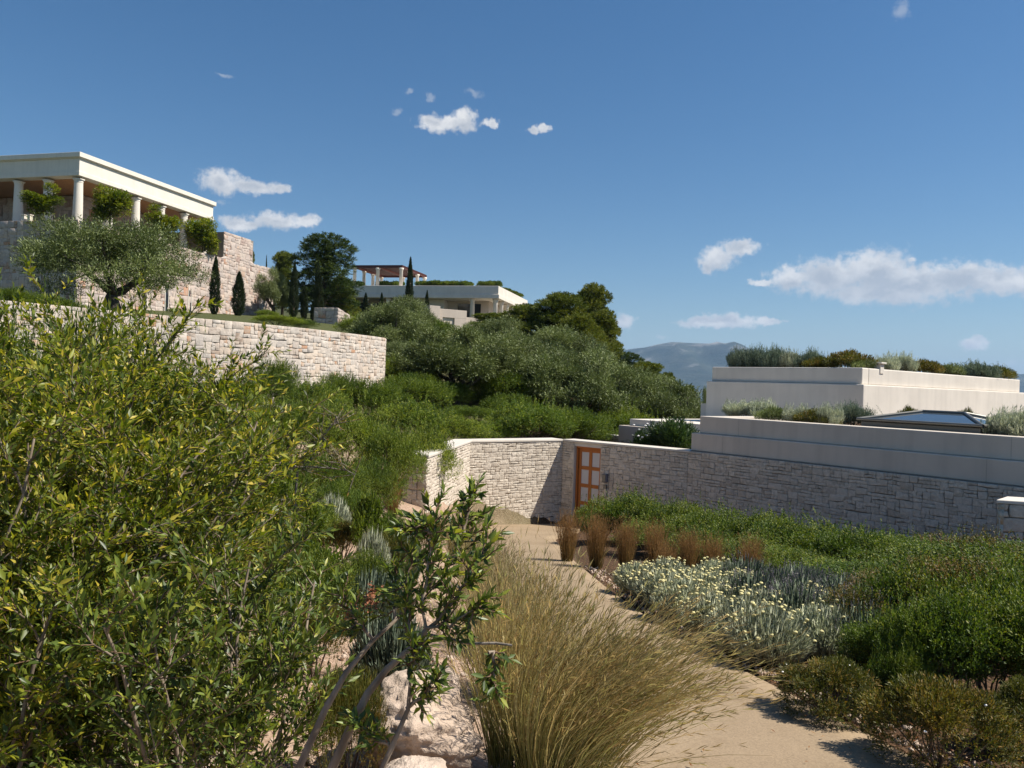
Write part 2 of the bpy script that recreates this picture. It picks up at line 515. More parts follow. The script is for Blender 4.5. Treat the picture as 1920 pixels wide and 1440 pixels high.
M['silver'] = leaf_mat('silver_leaf', [(0, (0.2594, 0.278, 0.1961)), (0.5, (0.4717, 0.4981, 0.3509)), (1, (0.7784, 0.7877, 0.5779))], 0.15, 0.7, 0.2, tcol=(1.1, 1.15, 0.9))
M['lavender'] = leaf_mat('lavender_leaf', [(0, (0.092, 0.1265, 0.0858)), (0.5, (0.184, 0.2326, 0.1617)), (1, (0.3312, 0.372, 0.2722))], 0.15, 0.7, 0.2, tcol=(1.1, 1.15, 0.9))
M['mauve'] = leaf_mat('dry_lavender_head', [(0, (0.15, 0.13, 0.15)), (1, (0.27, 0.24, 0.255))], 0.1, 0.8, 0.1, tcol=(1, 1, 1))
M['flower'] = plain_mat('cream_flower_head', (0.62, 0.55, 0.26), 0.85, grain=0.5, gs=300)
M['petal'] = plain_mat('white_petal', (0.78, 0.75, 0.70), 0.7)
M['dry_flower'] = plain_mat('dry_russet_flower', (0.30, 0.12, 0.06), 0.85, grain=0.4, gs=200)
M['pinkfl'] = plain_mat('pink_petal', (0.45, 0.08, 0.28), 0.7)
M['grass'] = blade_mat('golden_grass', (0.19, 0.20, 0.05), (0.52, 0.44, 0.17), (0.47, 0.33, 0.135))
M['straw'] = blade_mat('straw_grass', (0.16, 0.155, 0.045), (0.38, 0.32, 0.14), (0.36, 0.26, 0.13))
M['russet'] = blade_mat('russet_grass', (0.13, 0.10, 0.03), (0.28, 0.175, 0.06), (0.34, 0.185, 0.075), green=(0.24, 0.14, 0.05), pale=0.1)
M['bark_grey'] = bark_mat('grey_bark', (0.13, 0.095, 0.065), (0.29, 0.23, 0.17), 30)
M['bark_dark'] = bark_mat('dark_bark', (0.035, 0.027, 0.02), (0.09, 0.07, 0.055))
M['bark_brown'] = bark_mat('brown_bark', (0.075, 0.05, 0.034), (0.17, 0.125, 0.09))
M['twig'] = bark_mat('red_brown_twig', (0.11, 0.055, 0.03), (0.19, 0.12, 0.075), 60)
M['pale_twig'] = bark_mat('pale_twig_bark', (0.16, 0.13, 0.105), (0.28, 0.24, 0.20), 60)
M['litter'] = leaf_mat('fallen_leaves', [(0, (0.16, 0.055, 0.02)), (0.5, (0.24, 0.10, 0.035)), (1, (0.32, 0.19, 0.09))], 0.1, 0.8, 0.1, tcol=(1, 1, 1))


# ------------------------------------------------------------------ the ground
def path_z(y):
    return -1.36 - 0.114 * np.clip(np.asarray(y, float), -30, 23)


CTRL = np.array([
    (-1, 1, -1.40), (-1, 3, -1.62), (-2, 3, -1.38), (-4, 3, -1.0), (-8, 4, -.3), (-1.2, 6, -1.9), (-3, 6, -1.45), (-6, 7, -.7),
    (-1.5, 10, -2.25), (-4, 10, -1.55), (-8, 11, -.7), (-2.2, 14, -2.5), (-5, 15, -1.6), (-9, 17, -1.0), (-2.5, 18, -2.3), (-5.5, 20, -1.5),
    (-1.5, 22, -2.1), (-4, 25, -1.3), (1, 25, -2.2), (-2, 30, -1.0), (3, 32, -2.2), (6, 36, -2.8), (10, 34, -3.6), (0, 45, .3), (6, 50, -.8),
    (-4, 70, 4.3), (5, 70, 1.6), (14, 60, -3.5), (-10, 95, 6.8), (5, 100, 5.5), (25, 90, -6), (20, 30, -4), (30, 20, -4), (12, 15, -3.2),
    (15, 0, -2), (0, -20, -.6), (-20, 0, 1), (-30, 30, 2.5), (20, -20, -2), (-20, -20, 1), (40, 60, -10), (-40, 100, 9), (40, 120, -10), (0, 140, 5), (-30, 70, 5)], float)


def tps_fit(C):
    n = len(C)
    d = np.linalg.norm(C[:, None, :2] - C[None, :, :2], axis=-1)
    K = d ** 2 * np.log(d + 1e-6) + np.eye(n) * 1.5
    P = np.c_[np.ones(n), C[:, :2]]
    A = np.block([[K, P], [P.T, np.zeros((3, 3))]])
    return np.linalg.solve(A, np.r_[C[:, 2], 0, 0, 0])


TPS = tps_fit(CTRL)


def tps(x, y):
    z = TPS[-3] + TPS[-2] * x + TPS[-1] * y
    for (cx, cy, _), w in zip(CTRL, TPS):
        d = np.sqrt((x - cx) ** 2 + (y - cy) ** 2)
        z = z + w * d ** 2 * np.log(d + 1e-6)
    return z


def poly_sd(x, y, poly):
    """signed distance, positive inside"""
    P = np.array(poly, float)
    d = np.full(x.shape, 1e9)
    inside = np.zeros(x.shape, bool)
    for i in range(len(P)):
        a, b = P[i], P[(i + 1) % len(P)]
        e = b - a
        t = np.clip(((x - a[0]) * e[0] + (y - a[1]) * e[1]) / (e @ e), 0, 1)
        d = np.minimum(d, np.hypot(x - a[0] - t * e[0], y - a[1] - t * e[1]))
        cond = ((a[1] > y) != (b[1] > y)) & (x < (b[0] - a[0]) * (y - a[1]) / (b[1] - a[1] + 1e-12) + a[0])
        inside ^= cond
    return np.where(inside, d, -d)


def sstep(x, a, b):
    t = np.clip((x - a) / (b - a), 0, 1)
    return t * t * (3 - 2 * t)


CURVED = [(-15.0, 13.6), (-12.0, 17.2), (-9.4, 20.6), (-7.6, 22.6), (-6.3, 24.5), (-5.4, 26.3), (-4.85, 27.6), (-4.62, 28.3), (-4.66, 28.9), (-5.0, 29.5), (-5.7, 30.1), (-7.0, 30.9)]
UPPER = CURVED + [(-9, 45), (-11, 62), (-12, 110), (-80, 110), (-80, 13.6)]
GATE_C = np.array([1.49, 22.2])
GATE_L = np.array([-1.03, 20.5])
GATE_E = np.array([-1.66, 16.0])
K0 = np.array([4.43, 19.6])
K1 = np.array([9.6, 13.0])
COURT = [(-0.9, -6), (-0.35, 2), (-0.05, 5), (-0.25, 9), (-0.6, 12), (-1.35, 15.8), tuple(GATE_L + (0.15, -0.1)), tuple(GATE_C), tuple(K0 + (0.4, 0.4)), tuple(K1 + (1, 1)), (16, 9), (16, -6)]


def ground(x, y):
    x = np.asarray(x, float)
    y = np.asarray(y, float)
    low = tps(x, y)
    up = 1.2 + 0.078 * np.clip(y - 24, -6, 200) + 0.03 * np.clip(-x - 6, 0, 60)
    sd = poly_sd(x, y, UPPER)
    wid = np.where(y < 31.5, 0.5, 0.5 + (y - 31.5) * 0.45)
    w = sstep(sd, 0.15, 0.15 + wid)
    z = low * (1 - w) + up * w
    sc = poly_sd(x, y, COURT)
    bl = np.where(y > 14.5, 0.35, 0.9)
    w2 = sstep(sc, -bl, 0.05)
    bed = path_z(y) + 0.05 * sstep(x - path_right(y), 0.0, 1.2)
    z = z * (1 - w2) + bed * w2
    far = sstep(np.hypot(x, y - 30), 120, 420)
    z = z * (1 - far) + (-62.0) * far
    return z


PATH_Y = np.array([-6, 0, 2.5, 3.9, 5.15, 6.45, 8.0, 9.9, 13, 17.3, 19.5, 22.6])
PATH_R = np.array([3.2, 2.7, 2.35, 2.10, 1.86, 1.58, 1.38, 1.24, 1.08, 1.02, 1.75, 2.2])
PATH_W = np.array([2.5, 2.2, 2.05, 1.95, 1.8, 1.65, 1.6, 1.6, 1.65, 1.95, 2.75, 3.4])


def path_right(y):
    return np.interp(y, PATH_Y, PATH_R)


def gz(x, y):
    return float(ground(np.array([x]), np.array([y]))[0])


def axis(lo, hi, step, far_lo, far_hi, grow=1.22):
    a = list(np.arange(lo, hi + 1e-6, step))
    s = step
    while a[-1] < far_hi:
        s *= grow
        a.append(a[-1] + s)
    s = step
    while a[0] > far_lo:
        s *= grow
        a.insert(0, a[0] - s)
    return np.array(a)


def soil_mat():
    m, N, out = new_mat('pink_stony_soil')
    pos = N.n('ShaderNodeNewGeometry').outputs['Position']
    n1 = N.n('ShaderNodeTexNoise', {'Vector': pos, 'Scale': 3.0, 'Detail': 8.0, 'Roughness': 0.65}).outputs[0]
    n2 = N.n('ShaderNodeTexNoise', {'Vector': pos, 'Scale': 28.0, 'Detail': 6.0}).outputs[0]
    vo = N.n('ShaderNodeTexVoronoi', {'Vector': pos, 'Scale': 34.0, 'Randomness': 1.0})
    c = N.ramp(n1, [(0.25, (0.20, 0.125, 0.08)), (0.5, (0.34, 0.235, 0.165)), (0.75, (0.44, 0.32, 0.235))])
    c = N.mix(N.math('MULTIPLY', N.smooth(n2, 0.5, 0.7), 0.5), c, (0.52, 0.40, 0.31))
    c = N.mix(N.math('MULTIPLY', N.smooth(vo.outputs['Distance'], 0.5, 0.15), 0.35), c, (0.50, 0.37, 0.29))
    # far away the ground is scrub
    sp = N.n('ShaderNodeSeparateXYZ', {0: pos})
    dist = N.vmath('LENGTH', N.vmath('MULTIPLY', pos, (1, 1, 0)))
    n4 = N.n('ShaderNodeTexNoise', {'Vector': pos, 'Scale': 0.02, 'Detail': 8.0}).outputs[0]
    scrub = N.ramp(n4, [(0.35, (0.05, 0.06, 0.03)), (0.6, (0.10, 0.10, 0.05)), (0.72, (0.28, 0.23, 0.16))])
    green = N.ramp(n2, [(0.3, (0.045, 0.055, 0.022)), (0.55, (0.085, 0.095, 0.035)), (0.75, (0.16, 0.14, 0.07))])
    c = N.mix(N.math('MULTIPLY', N.smooth(sp.outputs[1], 17.0, 24.0), 0.88), c, green)
    # planted bed beside the path: dark mulch with litter; scrub away from the built garden
    mulch = N.ramp(n2, [(0.3, (0.05, 0.032, 0.02)), (0.55, (0.10, 0.06, 0.036)), (0.72, (0.20, 0.11, 0.06))])
    c = N.mix(N.smooth(N.math('ADD', sp.outputs[0], N.math('MULTIPLY', sp.outputs[1], 0.03)), 1.1, 1.7), c, mulch)
    c = N.mix(N.smooth(sp.outputs[1], 0.5, -1.5), c, green)
    c = N.mix(N.smooth(sp.outputs[0], -4.5, -7.0), c, green)
    c = N.mix(N.smooth(dist, 60.0, 120.0), c, scrub)
    hgt = N.math('ADD', N.math('MULTIPLY', n2, 0.6), N.math('MULTIPLY', vo.outputs['Distance'], -0.6))
    bp = N.n('ShaderNodeBump', {'Strength': 0.8, 'Distance': 0.03, 'Height': hgt})
    p = N.n('ShaderNodeBsdfPrincipled', {'Base Color': c, 'Roughness': 0.95, 'Specular IOR Level': 0.1, 'Normal': bp.outputs[0]})
    m.node_tree.links.new(p.outputs[0], out.inputs[0])
    return m


def path_mat():
    m, N, out = new_mat('beige_washed_aggregate')
    pos = N.n('ShaderNodeNewGeometry').outputs['Position']
    n1 = N.n('ShaderNodeTexNoise', {'Vector': pos, 'Scale': 1.1, 'Detail': 6.0, 'Roughness': 0.6}).outputs[0]
    n2 = N.n('ShaderNodeTexNoise', {'Vector': pos, 'Scale': 190.0, 'Detail': 3.0}).outputs[0]
    vo = N.n('ShaderNodeTexVoronoi', {'Vector': pos, 'Scale': 120.0})
    c = N.ramp(n1, [(0.3, (0.265, 0.195, 0.125)), (0.55, (0.305, 0.228, 0.148)), (0.75, (0.335, 0.255, 0.17))])
    sp = N.n('ShaderNodeHueSaturation', {'Value': N.math('MULTIPLY_ADD', vo.outputs['Color'], 0.5, 0.75), 'Color': c}).outputs[0]
    c = N.mix(0.7, c, sp)
    n5 = N.n('ShaderNodeTexNoise', {'Vector': pos, 'Scale': 3.3, 'Detail': 9.0, 'Roughness': 0.7}).outputs[0]
    c = N.mix(N.math('MULTIPLY', N.smooth(n5, 0.56, 0.70), 0.30), c, (0.20, 0.14, 0.085))
    bp = N.n('ShaderNodeBump', {'Strength': 0.35, 'Distance': 0.004, 'Height': n2})
    p = N.n('ShaderNodeBsdfPrincipled', {'Base Color': c, 'Roughness': 0.9, 'Specular IOR Level': 0.15, 'Normal': bp.outputs[0]})
    m.node_tree.links.new(p.outputs[0], out.inputs[0])
    return m


M['soil'] = soil_mat()
M['path'] = path_mat()


def build_ground():
    xs = axis(-15, 13, 0.25, -14000, 14000)
    ys = axis(-2, 33, 0.25, -3000, 16000)
    X, Y = np.meshgrid(xs, ys)
    Z = ground(X, Y)
    near = 1 - sstep(np.hypot(X, Y), 25, 60)
    rg = np.random.default_rng(5)
    n = rg.normal(size=X.shape) * 0.018 * near
    sp = np.abs(X - (path_right(Y) - np.interp(Y, PATH_Y, PATH_W) / 2)) - np.interp(Y, PATH_Y, PATH_W) / 2
    onp = (sp < 0.3) & (Y < 22.6)
    Z = Z + np.where(onp, -0.06, n)
    nx, ny = len(xs), len(ys)
    V = np.stack([X, Y, Z], -1).reshape(-1, 3)
    i = np.arange(ny - 1)[:, None] * nx
    j = np.arange(nx - 1)[None, :]
    F = np.stack([i + j, i + j + 1, i + nx + j + 1, i + nx + j], -1).reshape(-1, 4)
    o = link('ground', np_mesh('ground', V, F, M['soil'], smooth=True))
    tag(o, kind='structure')
    # the path: a slab with an edge of its own
    yy = np.linspace(-5, 22.6, 130)
    r = np.interp(yy, PATH_Y, PATH_R)
    k = np.array([1, 2, 3, 2, 1]) / 9
    r[2:-2] = np.convolve(r, k, 'valid')
    w = np.interp(yy, PATH_Y, PATH_W)
    V, F = [], []
    cross = np.linspace(0, 1, 9)
    for q in range(len(yy)):
        z = path_z(yy[q])
        row = [(r[q] - w[q], yy[q], z - 0.12)] + [(r[q] - w[q] * (1 - t), yy[q], z + 0.012 * math.sin(t * math.pi)) for t in cross] + [(r[q], yy[q], z - 0.12)]
        V += row
    m = len(cross) + 2
    for q in range(len(yy) - 1):
        for t in range(m - 1):
            F.append((q * m + t, q * m + t + 1, (q + 1) * m + t + 1, (q + 1) * m + t))
    o = link('path', np_mesh('path', np.array(V), np.array(F), M['path']))
    tag(o, kind='structure')


build_ground()


def build_mountain():
    m, N, out = new_mat('mountain_scrub_and_rock')
    pos = N.n('ShaderNodeNewGeometry').outputs['Position']
    n1 = N.n('ShaderNodeTexNoise', {'Vector': pos, 'Scale': 0.0035, 'Detail': 9.0, 'Roughness': 0.65}).outputs[0]
    z = N.n('ShaderNodeSeparateXYZ', {0: pos}).outputs[2]
    k = N.math('ADD', N.math('MULTIPLY', N.smooth(z, 260.0, 520.0), 0.28), n1)
    c = N.ramp(k, [(0.4, (0.028, 0.04, 0.03)), (0.58, (0.055, 0.065, 0.05)), (0.68, (0.17, 0.165, 0.15)), (0.85, (0.33, 0.31, 0.28))])
    bp = N.n('ShaderNodeBump', {'Strength': 0.8, 'Distance': 40.0, 'Height': n1})
    p = N.n('ShaderNodeBsdfPrincipled', {'Base Color': c, 'Roughness': 0.95, 'Specular IOR Level': 0.05, 'Normal': bp.outputs[0]})
    m.node_tree.links.new(p.outputs[0], out.inputs[0])
    D = 7000.0
    prof = [(300, 735), (700, 722), (900, 700), (1050, 676), (1150, 656), (1210, 651), (1238, 645), (1254, 642), (1290, 645), (1325, 646), (1350, 653), (1375, 664), (1400, 676), (1440, 690), (1520, 702), (1700, 712), (1905, 700), (1960, 704), (2200, 735), (2600, 742)]
    uu = np.linspace(300, 2600, 170)
    vv = np.interp(uu, [p[0] for p in prof], [p[1] for p in prof])
    rg = np.random.default_rng(2)
    rid = np.array([px(u, v, D) for u, v in zip(uu, vv)])
    rows = 26
    V = []
    for t in np.linspace(-1, 1.6, rows):          # t<0 foot towards us, t=0 crest, t>0 back slope
        f = np.exp(-(t * 1.55) ** 2) if t < 0 else np.exp(-(t * 1.4) ** 2)
        f = (f - math.exp(-1.55 ** 2)) / (1 - math.exp(-1.55 ** 2))
        gully = 0.16 * np.sin(rid[:, 0] / 190 + 2.5 * math.sin(t * 3)) + 0.10 * np.sin(rid[:, 0] / 83 + 4 * t) + rg.normal(size=len(uu)) * 0.03
        h = (rid[:, 2] + 66) * np.clip(f * (1 + gully * min(1, abs(t) * 3)), -0.05, 1.0) - 66
        V.append(np.stack([rid[:, 0], np.full(len(uu), D + t * 2600), h], -1))
    V = np.concatenate(V)
    n = len(uu)
    i = np.arange(rows - 1)[:, None] * n
    j = np.arange(n - 1)[None, :]
    F = np.stack([i + j, i + j + 1, i + n + j + 1, i + n + j], -1).reshape(-1, 4)
    o = link('mountain', np_mesh('mountain', V, F, m, smooth=True))
    tag(o, kind='structure')


build_mountain()


# ------------------------------------------------------------------ stone walls
def pack(nc, nr, rng, sizes):
    """fill a grid of cells with random rectangles"""
    occ = np.zeros((nr, nc), bool)
    out = []
    for r in range(nr):
        for c in range(nc):
            if occ[r, c]:
                continue
            opts = [s for s in sizes]
            rng.shuffle(opts)
            done = False
            for (w, h, wt_) in opts:
                w, h = int(w), int(h)
                if rng.random() > wt_:
                    continue
                if c + w <= nc and r + h <= nr and not occ[r:r + h, c:c + w].any():
                    occ[r:r + h, c:c + w] = True
                    out.append((c, r, w, h))
                    done = True
                    break
            if not done:
                occ[r, c] = True
                out.append((c, r, 1, 1))
    return out


STONE_F = [(8, 9, 10, 11), (4, 5, 9, 8), (5, 6, 10, 9), (6, 7, 11, 10), (7, 4, 8, 11), (0, 1, 5, 4), (1, 2, 6, 5), (2, 3, 7, 6), (3, 0, 4, 7)]


def run_map(pts):
    P = np.array(pts, float)
    seg = np.diff(P, axis=0)
    L = np.linalg.norm(seg, axis=1)
    S = np.r_[0, np.cumsum(L)]
    nrm = np.stack([seg[:, 1], -seg[:, 0]], -1) / L[:, None]      # right-hand side of travel is outside
    vn = np.zeros_like(P)
    vn[0], vn[-1] = nrm[0], nrm[-1]
    if len(P) > 2:
        vn[1:-1] = unit(nrm[:-1] + nrm[1:])

    def at(s, d):
        x = np.interp(s, S, P[:, 0])
        y = np.interp(s, S, P[:, 1])
        nx = np.interp(s, S, vn[:, 0])
        ny = np.interp(s, S, vn[:, 1])
        return x + nx * d, y + ny * d
    return at, S[-1], P, vn


def core_mesh(pts, zb, zt, thick, mat, base, name='core', d0=0.0):
    """prism behind a run: front face at d0, back face at -thick; zt a number or a list per point"""
    at, Ltot, P, vn = run_map(pts)
    n = len(P)
    zt = np.full(n, zt, float) if np.isscalar(zt) else np.asarray(zt, float)
    fr, bk = P + vn * d0, P - vn * thick
    V = []
    for i in range(n):
        V += [(fr[i, 0], fr[i, 1], zb), (fr[i, 0], fr[i, 1], zt[i]), (bk[i, 0], bk[i, 1], zt[i]), (bk[i, 0], bk[i, 1], zb)]
    F = []
    for i in range(n - 1):
        a, b = 4 * i, 4 * i + 4
        F += [(a, b, b + 1, a + 1), (a + 1, b + 1, b + 2, a + 2), (a + 2, b + 2, b + 3, a + 3), (a + 3, b + 3, b, a)]
    F += [(0, 1, 2, 3), (4 * n - 1, 4 * n - 2, 4 * n - 3, 4 * n - 4)]
    me = bpy.data.meshes.new(name)
    me.from_pydata([tuple(np.array(v) - base) for v in V], [], F)
    me.materials.append(mat)
    return me


def coping(parent, pts, z, thick, h, over, mat):
    base = np.array(parent.location)
    at, Lt, P, vn = run_map(pts)
    me = core_mesh([tuple(q) for q in P + vn * over], z, z + h, thick + 2 * over, mat, base, 'coping')
    o = link('coping', me, parent)
    m = o.modifiers.new('edge', 'BEVEL')
    m.width = 0.012
    m.segments = 2
    return o


def in_frame(p, margin=40):
    if p[1] <= 0.2:
        return False
    a, c = p[0] / p[1] * F_PX, -p[2] / p[1] * F_PX
    u, v = a * CA - c * SA + 960, a * SA + c * CA + 720
    return -margin < u < 1920 + margin and -margin < v < 1440 + margin


def stone_face(parent, runs, mat, cell, sizes, seed, gap=0.012, proud=0.03, limit=300, holes=(), hidden=None):
    """individual stones laid over runs [(points, zbottom, ztop or f(s))]; the first `limit` as single parts, the rest as one part"""
    rng = np.random.default_rng(seed)
    base = np.array(parent.location)
    found = []
    for (pts, zb, zt) in runs:
        at, Lt, P, vn = run_map(pts)
        zmax = zt if np.isscalar(zt) else max(zt(s) for s in np.linspace(0, Lt, 40))
        nc, nr = max(1, int(round(Lt / cell[0]))), max(1, int(round((zmax - zb) / cell[1])))
        cw, ch = Lt / nc, (zmax - zb) / nr
        jit = rng.normal(size=(nr + 1, nc + 1, 2)) * 0.11 * np.array([cw, ch])
        jit[0, :, 1] = jit[-1, :, 1] = 0
        jit[:, 0, 0] = jit[:, -1, 0] = 0
        for (c, r, w, h) in pack(nc, nr, rng, sizes):
            q = np.array([(c, r), (c + w, r), (c + w, r + h), (c, r + h)], float)
            q2 = np.array([(a * cw + jit[int(b), int(a), 0], zb + b * ch + jit[int(b), int(a), 1]) for a, b in q])
            if not np.isscalar(zt):
                top = np.array([zt(s) for s in q2[:, 0]])
                if q2[0, 1] > top.min() - 0.06:
                    continue
                q2[:, 1] = np.minimum(q2[:, 1], top - 0.005)
            mid = q2.mean(0)
            if any(s0 < mid[0] < s1 and z0 < mid[1] < z1 for (s0, s1, z0, z1) in holes):
                continue
            inner = mid + (q2 - mid) * (1 - gap / np.maximum(np.abs(q2 - mid), 0.02))
            bev = min(0.006 + rng.random() * 0.010, 0.2 * min(cw, ch))
            face = mid + (inner - mid) * (1 - bev / np.maximum(np.abs(inner - mid), bev * 1.5))
            dp = proud * (0.35 + 1.0 * rng.random())
            V = []
            for (ring, d, jd) in ((inner, -0.07, 0), (inner, dp * 0.7, proud * .10), (face, dp, proud * .10)):
                for (s, z) in ring:
                    dd = d + rng.normal() * jd
                    x, y = at(s, dd)
                    V.append((x, y, z))
            V = np.array(V)
            found.append((V, rng.random()))
    vis = []
    for k, (V, r) in enumerate(found):
        c = V[8:].mean(0)
        g = gz(c[0], c[1] - 0.3) if hidden is None else hidden
        ok = in_frame(c) and c[2] > g - 0.1
        size = np.ptp(V[8:, 2]) * np.linalg.norm(np.ptp(V[8:, :2], axis=0)) / (c[1] ** 2)
        vis.append((-(size if ok else size * 1e-6), k))
    vis.sort()
    singles = set(k for _, k in vis[:limit])
    rest = Parts()
    rr = []
    F = np.array(STONE_F)
    for k, (V, r) in enumerate(found):
        if k in singles:
            c = V.mean(0)
            me = np_mesh('stone', V - c, F, mat, {'rnd': np.full(12, r)})
            link('stone', me, parent, tuple(c - base))
        else:
            rest.add((V - base, F))
            rr.append(np.full(12, r))
    if rr:
        o = link('further_stones', rest.mesh('further_stones', mat, False, {'rnd': np.concatenate(rr)}), parent)
        o['kind'] = 'stuff'


RUBBLE = [(1, 1, .5), (2, 1, .45), (1, 2, .4), (2, 2, .35), (3, 2, .16), (2, 3, .12)]
ASHLAR = [(2, 1, .6), (3, 1, .5), (3, 2, .3), (4, 2, .16), (2, 2, .4), (1, 1, .2), (4, 1, .2)]


# gate wall: three sides of the little court in front of the door -----------------------------------
def build_gate():
    zt, cop = -1.56, 0.06
    base = np.array([GATE_C[0], GATE_C[1], path_z(22.2)])
    w = thing('gate_wall', 'sunlit buff stone court wall with pale coping beside the orange door', 'wall', base)
    left, mainp = [tuple(GATE_E), tuple(GATE_L)], [tuple(GATE_L), tuple(GATE_C)]
    lay = [tuple(GATE_E), tuple(GATE_L), tuple(GATE_C)]
    link('core', core_mesh(lay, -4.6, zt, 0.50, M['mortar_pale'], base, d0=-.035), w)
    d = unit(GATE_L - GATE_E)
    nr = np.array([d[1], -d[0]])
    endp = [tuple(GATE_E - nr * 0.5 - d * 0.0), tuple(GATE_E)]
    cell = (0.085, 0.07)
    stone_face(w, [(left, -4.1, zt), (mainp, -4.2, zt)], M['stone_gate'], (0.072, 0.066), ASHLAR, 21, gap=0.004, proud=0.010, limit=240)
    stone_face(w, [(endp, -3.6, zt)], M['stone_gate'], (0.11, 0.11), ASHLAR, 22, gap=0.006, proud=0.015, limit=60)
    coping(w, lay, zt + 0.002, 0.50, cop, 0.03, M['coping'])
    # wall with the door, in shade
    W = unit(K0 - GATE_C)
    inn = np.array([-W[1], W[0]])
    Ld = np.linalg.norm(K0 - GATE_C)
    b2 = np.array([K0[0], K0[1], path_z(19.6)])
    w2 = thing('door_wall', 'shaded stone wall with the orange glazed timber door in it', 'wall', b2)
    d0, d1 = 0.40, 1.30
    pts1 = [tuple(GATE_C), tuple(GATE_C + W * d0)]
    pts2 = [tuple(GATE_C + W * d1), tuple(K0)]
    fr = Frame(GATE_C, W, inn)
    Boxes(fr).box(0.0, d0 - .02, 0.035, 0.46, -4.6, zt).build('core', M['mortar_dark'], w2)
    Boxes(fr).box(d1 + .02, Ld, 0.035, 0.46, -4.6, zt).build('core', M['mortar_dark'], w2)
    stone_face(w2, [(pts1, -4.1, zt), (pts2, -4.1, zt)], M['stone_gate'], (0.072, 0.066), ASHLAR, 23, gap=0.004, proud=0.008, limit=240)
    # the door jambs
    Boxes(fr).box(d0 - .02, d0 + .005, 0.0, 0.46, -4.6, zt).build('jamb', M['coping'], w2)
    Boxes(fr).box(d1 - .005, d1 + .02, 0.0, 0.46, -4.6, zt).build('jamb', M['coping'], w2)
    Boxes(fr).box(0.0, Ld + 0.05, -0.03, 0.50, zt + .004, zt + cop).build('coping', M['coping'], w2, bevel=0.012)
    Boxes(fr).box(d0, d1, 0.02, 0.44, zt - 0.10, zt + .002).build('lintel', M['coping'], w2)
    # door
    zd0, zd1 = path_z(21.5) + 0.02, zt - 0.10
    rec = 0.16
    dl = fr.p((d0 + d1) / 2, rec, zd0)
    door = thing('timber_door', 'orange timber door with frosted white panes in stone wall', 'door', dl)
    a0, a1 = d0 + .01, d1 - .01
    b = Boxes(fr)
    b.box(a0, a0 + .05, rec - .06, rec + .08, zd0, zd1).box(a1 - .05, a1, rec - .06, rec + .08, zd0, zd1).box(a0 + .05, a1 - .05, rec - .06, rec + .08, zd1 - .05, zd1)
    b.build('door_frame', M['wood'], door, bevel=.004)
    s0, s1 = a0 + .055, a1 - .055
    zz0, zz1 = zd0 + .02, zd1 - .055
    mid = (s0 + s1) / 2
    rail = 0.10
    nrow = 4
    ph = ((zz1 - zz0) - rail * (nrow + 1)) / nrow
    for k, (x0, x1) in enumerate(((s0, s0 + .08), (mid - .05, mid + .05), (s1 - .08, s1))):
        Boxes(fr).box(x0, x1, rec, rec + .045, zz0, zz1).build('stile', M['wood'], door, bevel=.004)
    for r in range(nrow + 1):
        z0 = zz0 + r * (ph + rail)
        for (x0, x1) in ((s0 + .08, mid - .05), (mid + .05, s1 - .08)):
            Boxes(fr).box(x0, x1, rec + .002, rec + .043, z0, z0 + rail).build('rail', M['wood'], door, bevel=.004)
            if r < nrow:
                Boxes(fr).box(x0 - .004, x1 + .004, rec + .018, rec + .028, z0 + rail - .004, z0 + rail + ph + .004).build('pane', M['glass_white'], door)
    Boxes(fr).box(s1 - .06, s1 - .02, rec - .05, rec, zz0 + .95, zz0 + 1.1).build('handle', M['lead'], door, bevel=.006)
    # entry phone and letter plate beside the door
    e = fr.p(1.50, -0.02, -2.42)
    ph_ = thing('entry_phone', 'small grey entry phone box on the wall beside the door', 'entry phone', e)
    Boxes(fr).box(1.43, 1.57, -0.10, -0.005, -2.55, -2.32).build('housing', M['grey_box'], ph_, bevel=.012)
    Boxes(fr).box(1.45, 1.55, -0.115, -0.10, -2.53, -2.34).build('faceplate', M['lead'], ph_, bevel=.004)
    e = fr.p(1.52, -0.02, -2.7)
    pl = thing('number_plate', 'narrow cream plate under the grey entry phone', 'plate', e)
    Boxes(fr).box(1.46, 1.55, -0.07, -0.005, -2.72, -2.62).build('bracket', M['lead'], pl, bevel=.004)
    Boxes(fr).box(1.47, 1.545, -0.055, -0.005, -2.93, -2.725).build('plate', M['plate'], pl, bevel=.004)
    # long shaded wall under the terraces
    b3 = np.array([K1[0], K1[1], path_z(13.9)])
    w3 = thing('long_stone_wall', 'long shaded buff stone wall under the cream terraces', 'wall', b3)
    run = [tuple(K0), tuple(K1)]
    link('core', core_mesh(run, -4.4, -1.50, 0.5, M['mortar_dark'], b3, d0=-.035), w3)
    stone_face(w3, [(run, -3.3, -1.51)], M['stone_gate'], (0.082, 0.072), ASHLAR, 31, gap=0.004, proud=0.007, limit=290)
    # pier at the end, with a sunlit white top
    P = px(1873, 938, 12.2)
    fr2 = Frame((P[0], P[1]), (0.97, -0.25), (0.70, 0.72))
    pb = np.array([P[0] + .6, P[1], gz(P[0], P[1])])
    pr = thing('end_wall', 'shaded block stone wall end with a bright white top', 'wall', pb)
    zt2 = P[2] - .05
    Boxes(fr2).box(0.035, 3.0, 0.035, 0.6, -3.2, zt2).build('core', M['mortar_dark'], pr)
    p0, p1 = fr2.p(0, 0, 0), fr2.p(3.0, 0, 0)
    q0 = fr2.p(0, .6, 0)
    stone_face(pr, [([(p0[0], p0[1]), (p1[0], p1[1])], -3.1, zt2), ([(q0[0], q0[1]), (p0[0], p0[1])], -3.1, zt2)], M['stone_gate'], (0.12, 0.11), ASHLAR, 33, gap=0.007, proud=0.014, limit=160)
    Boxes(fr2).box(-.03, 3.0, -.03, .63, zt2 + .003, zt2 + .06).build('coping', M['white'], pr, bevel=.012)


build_gate()


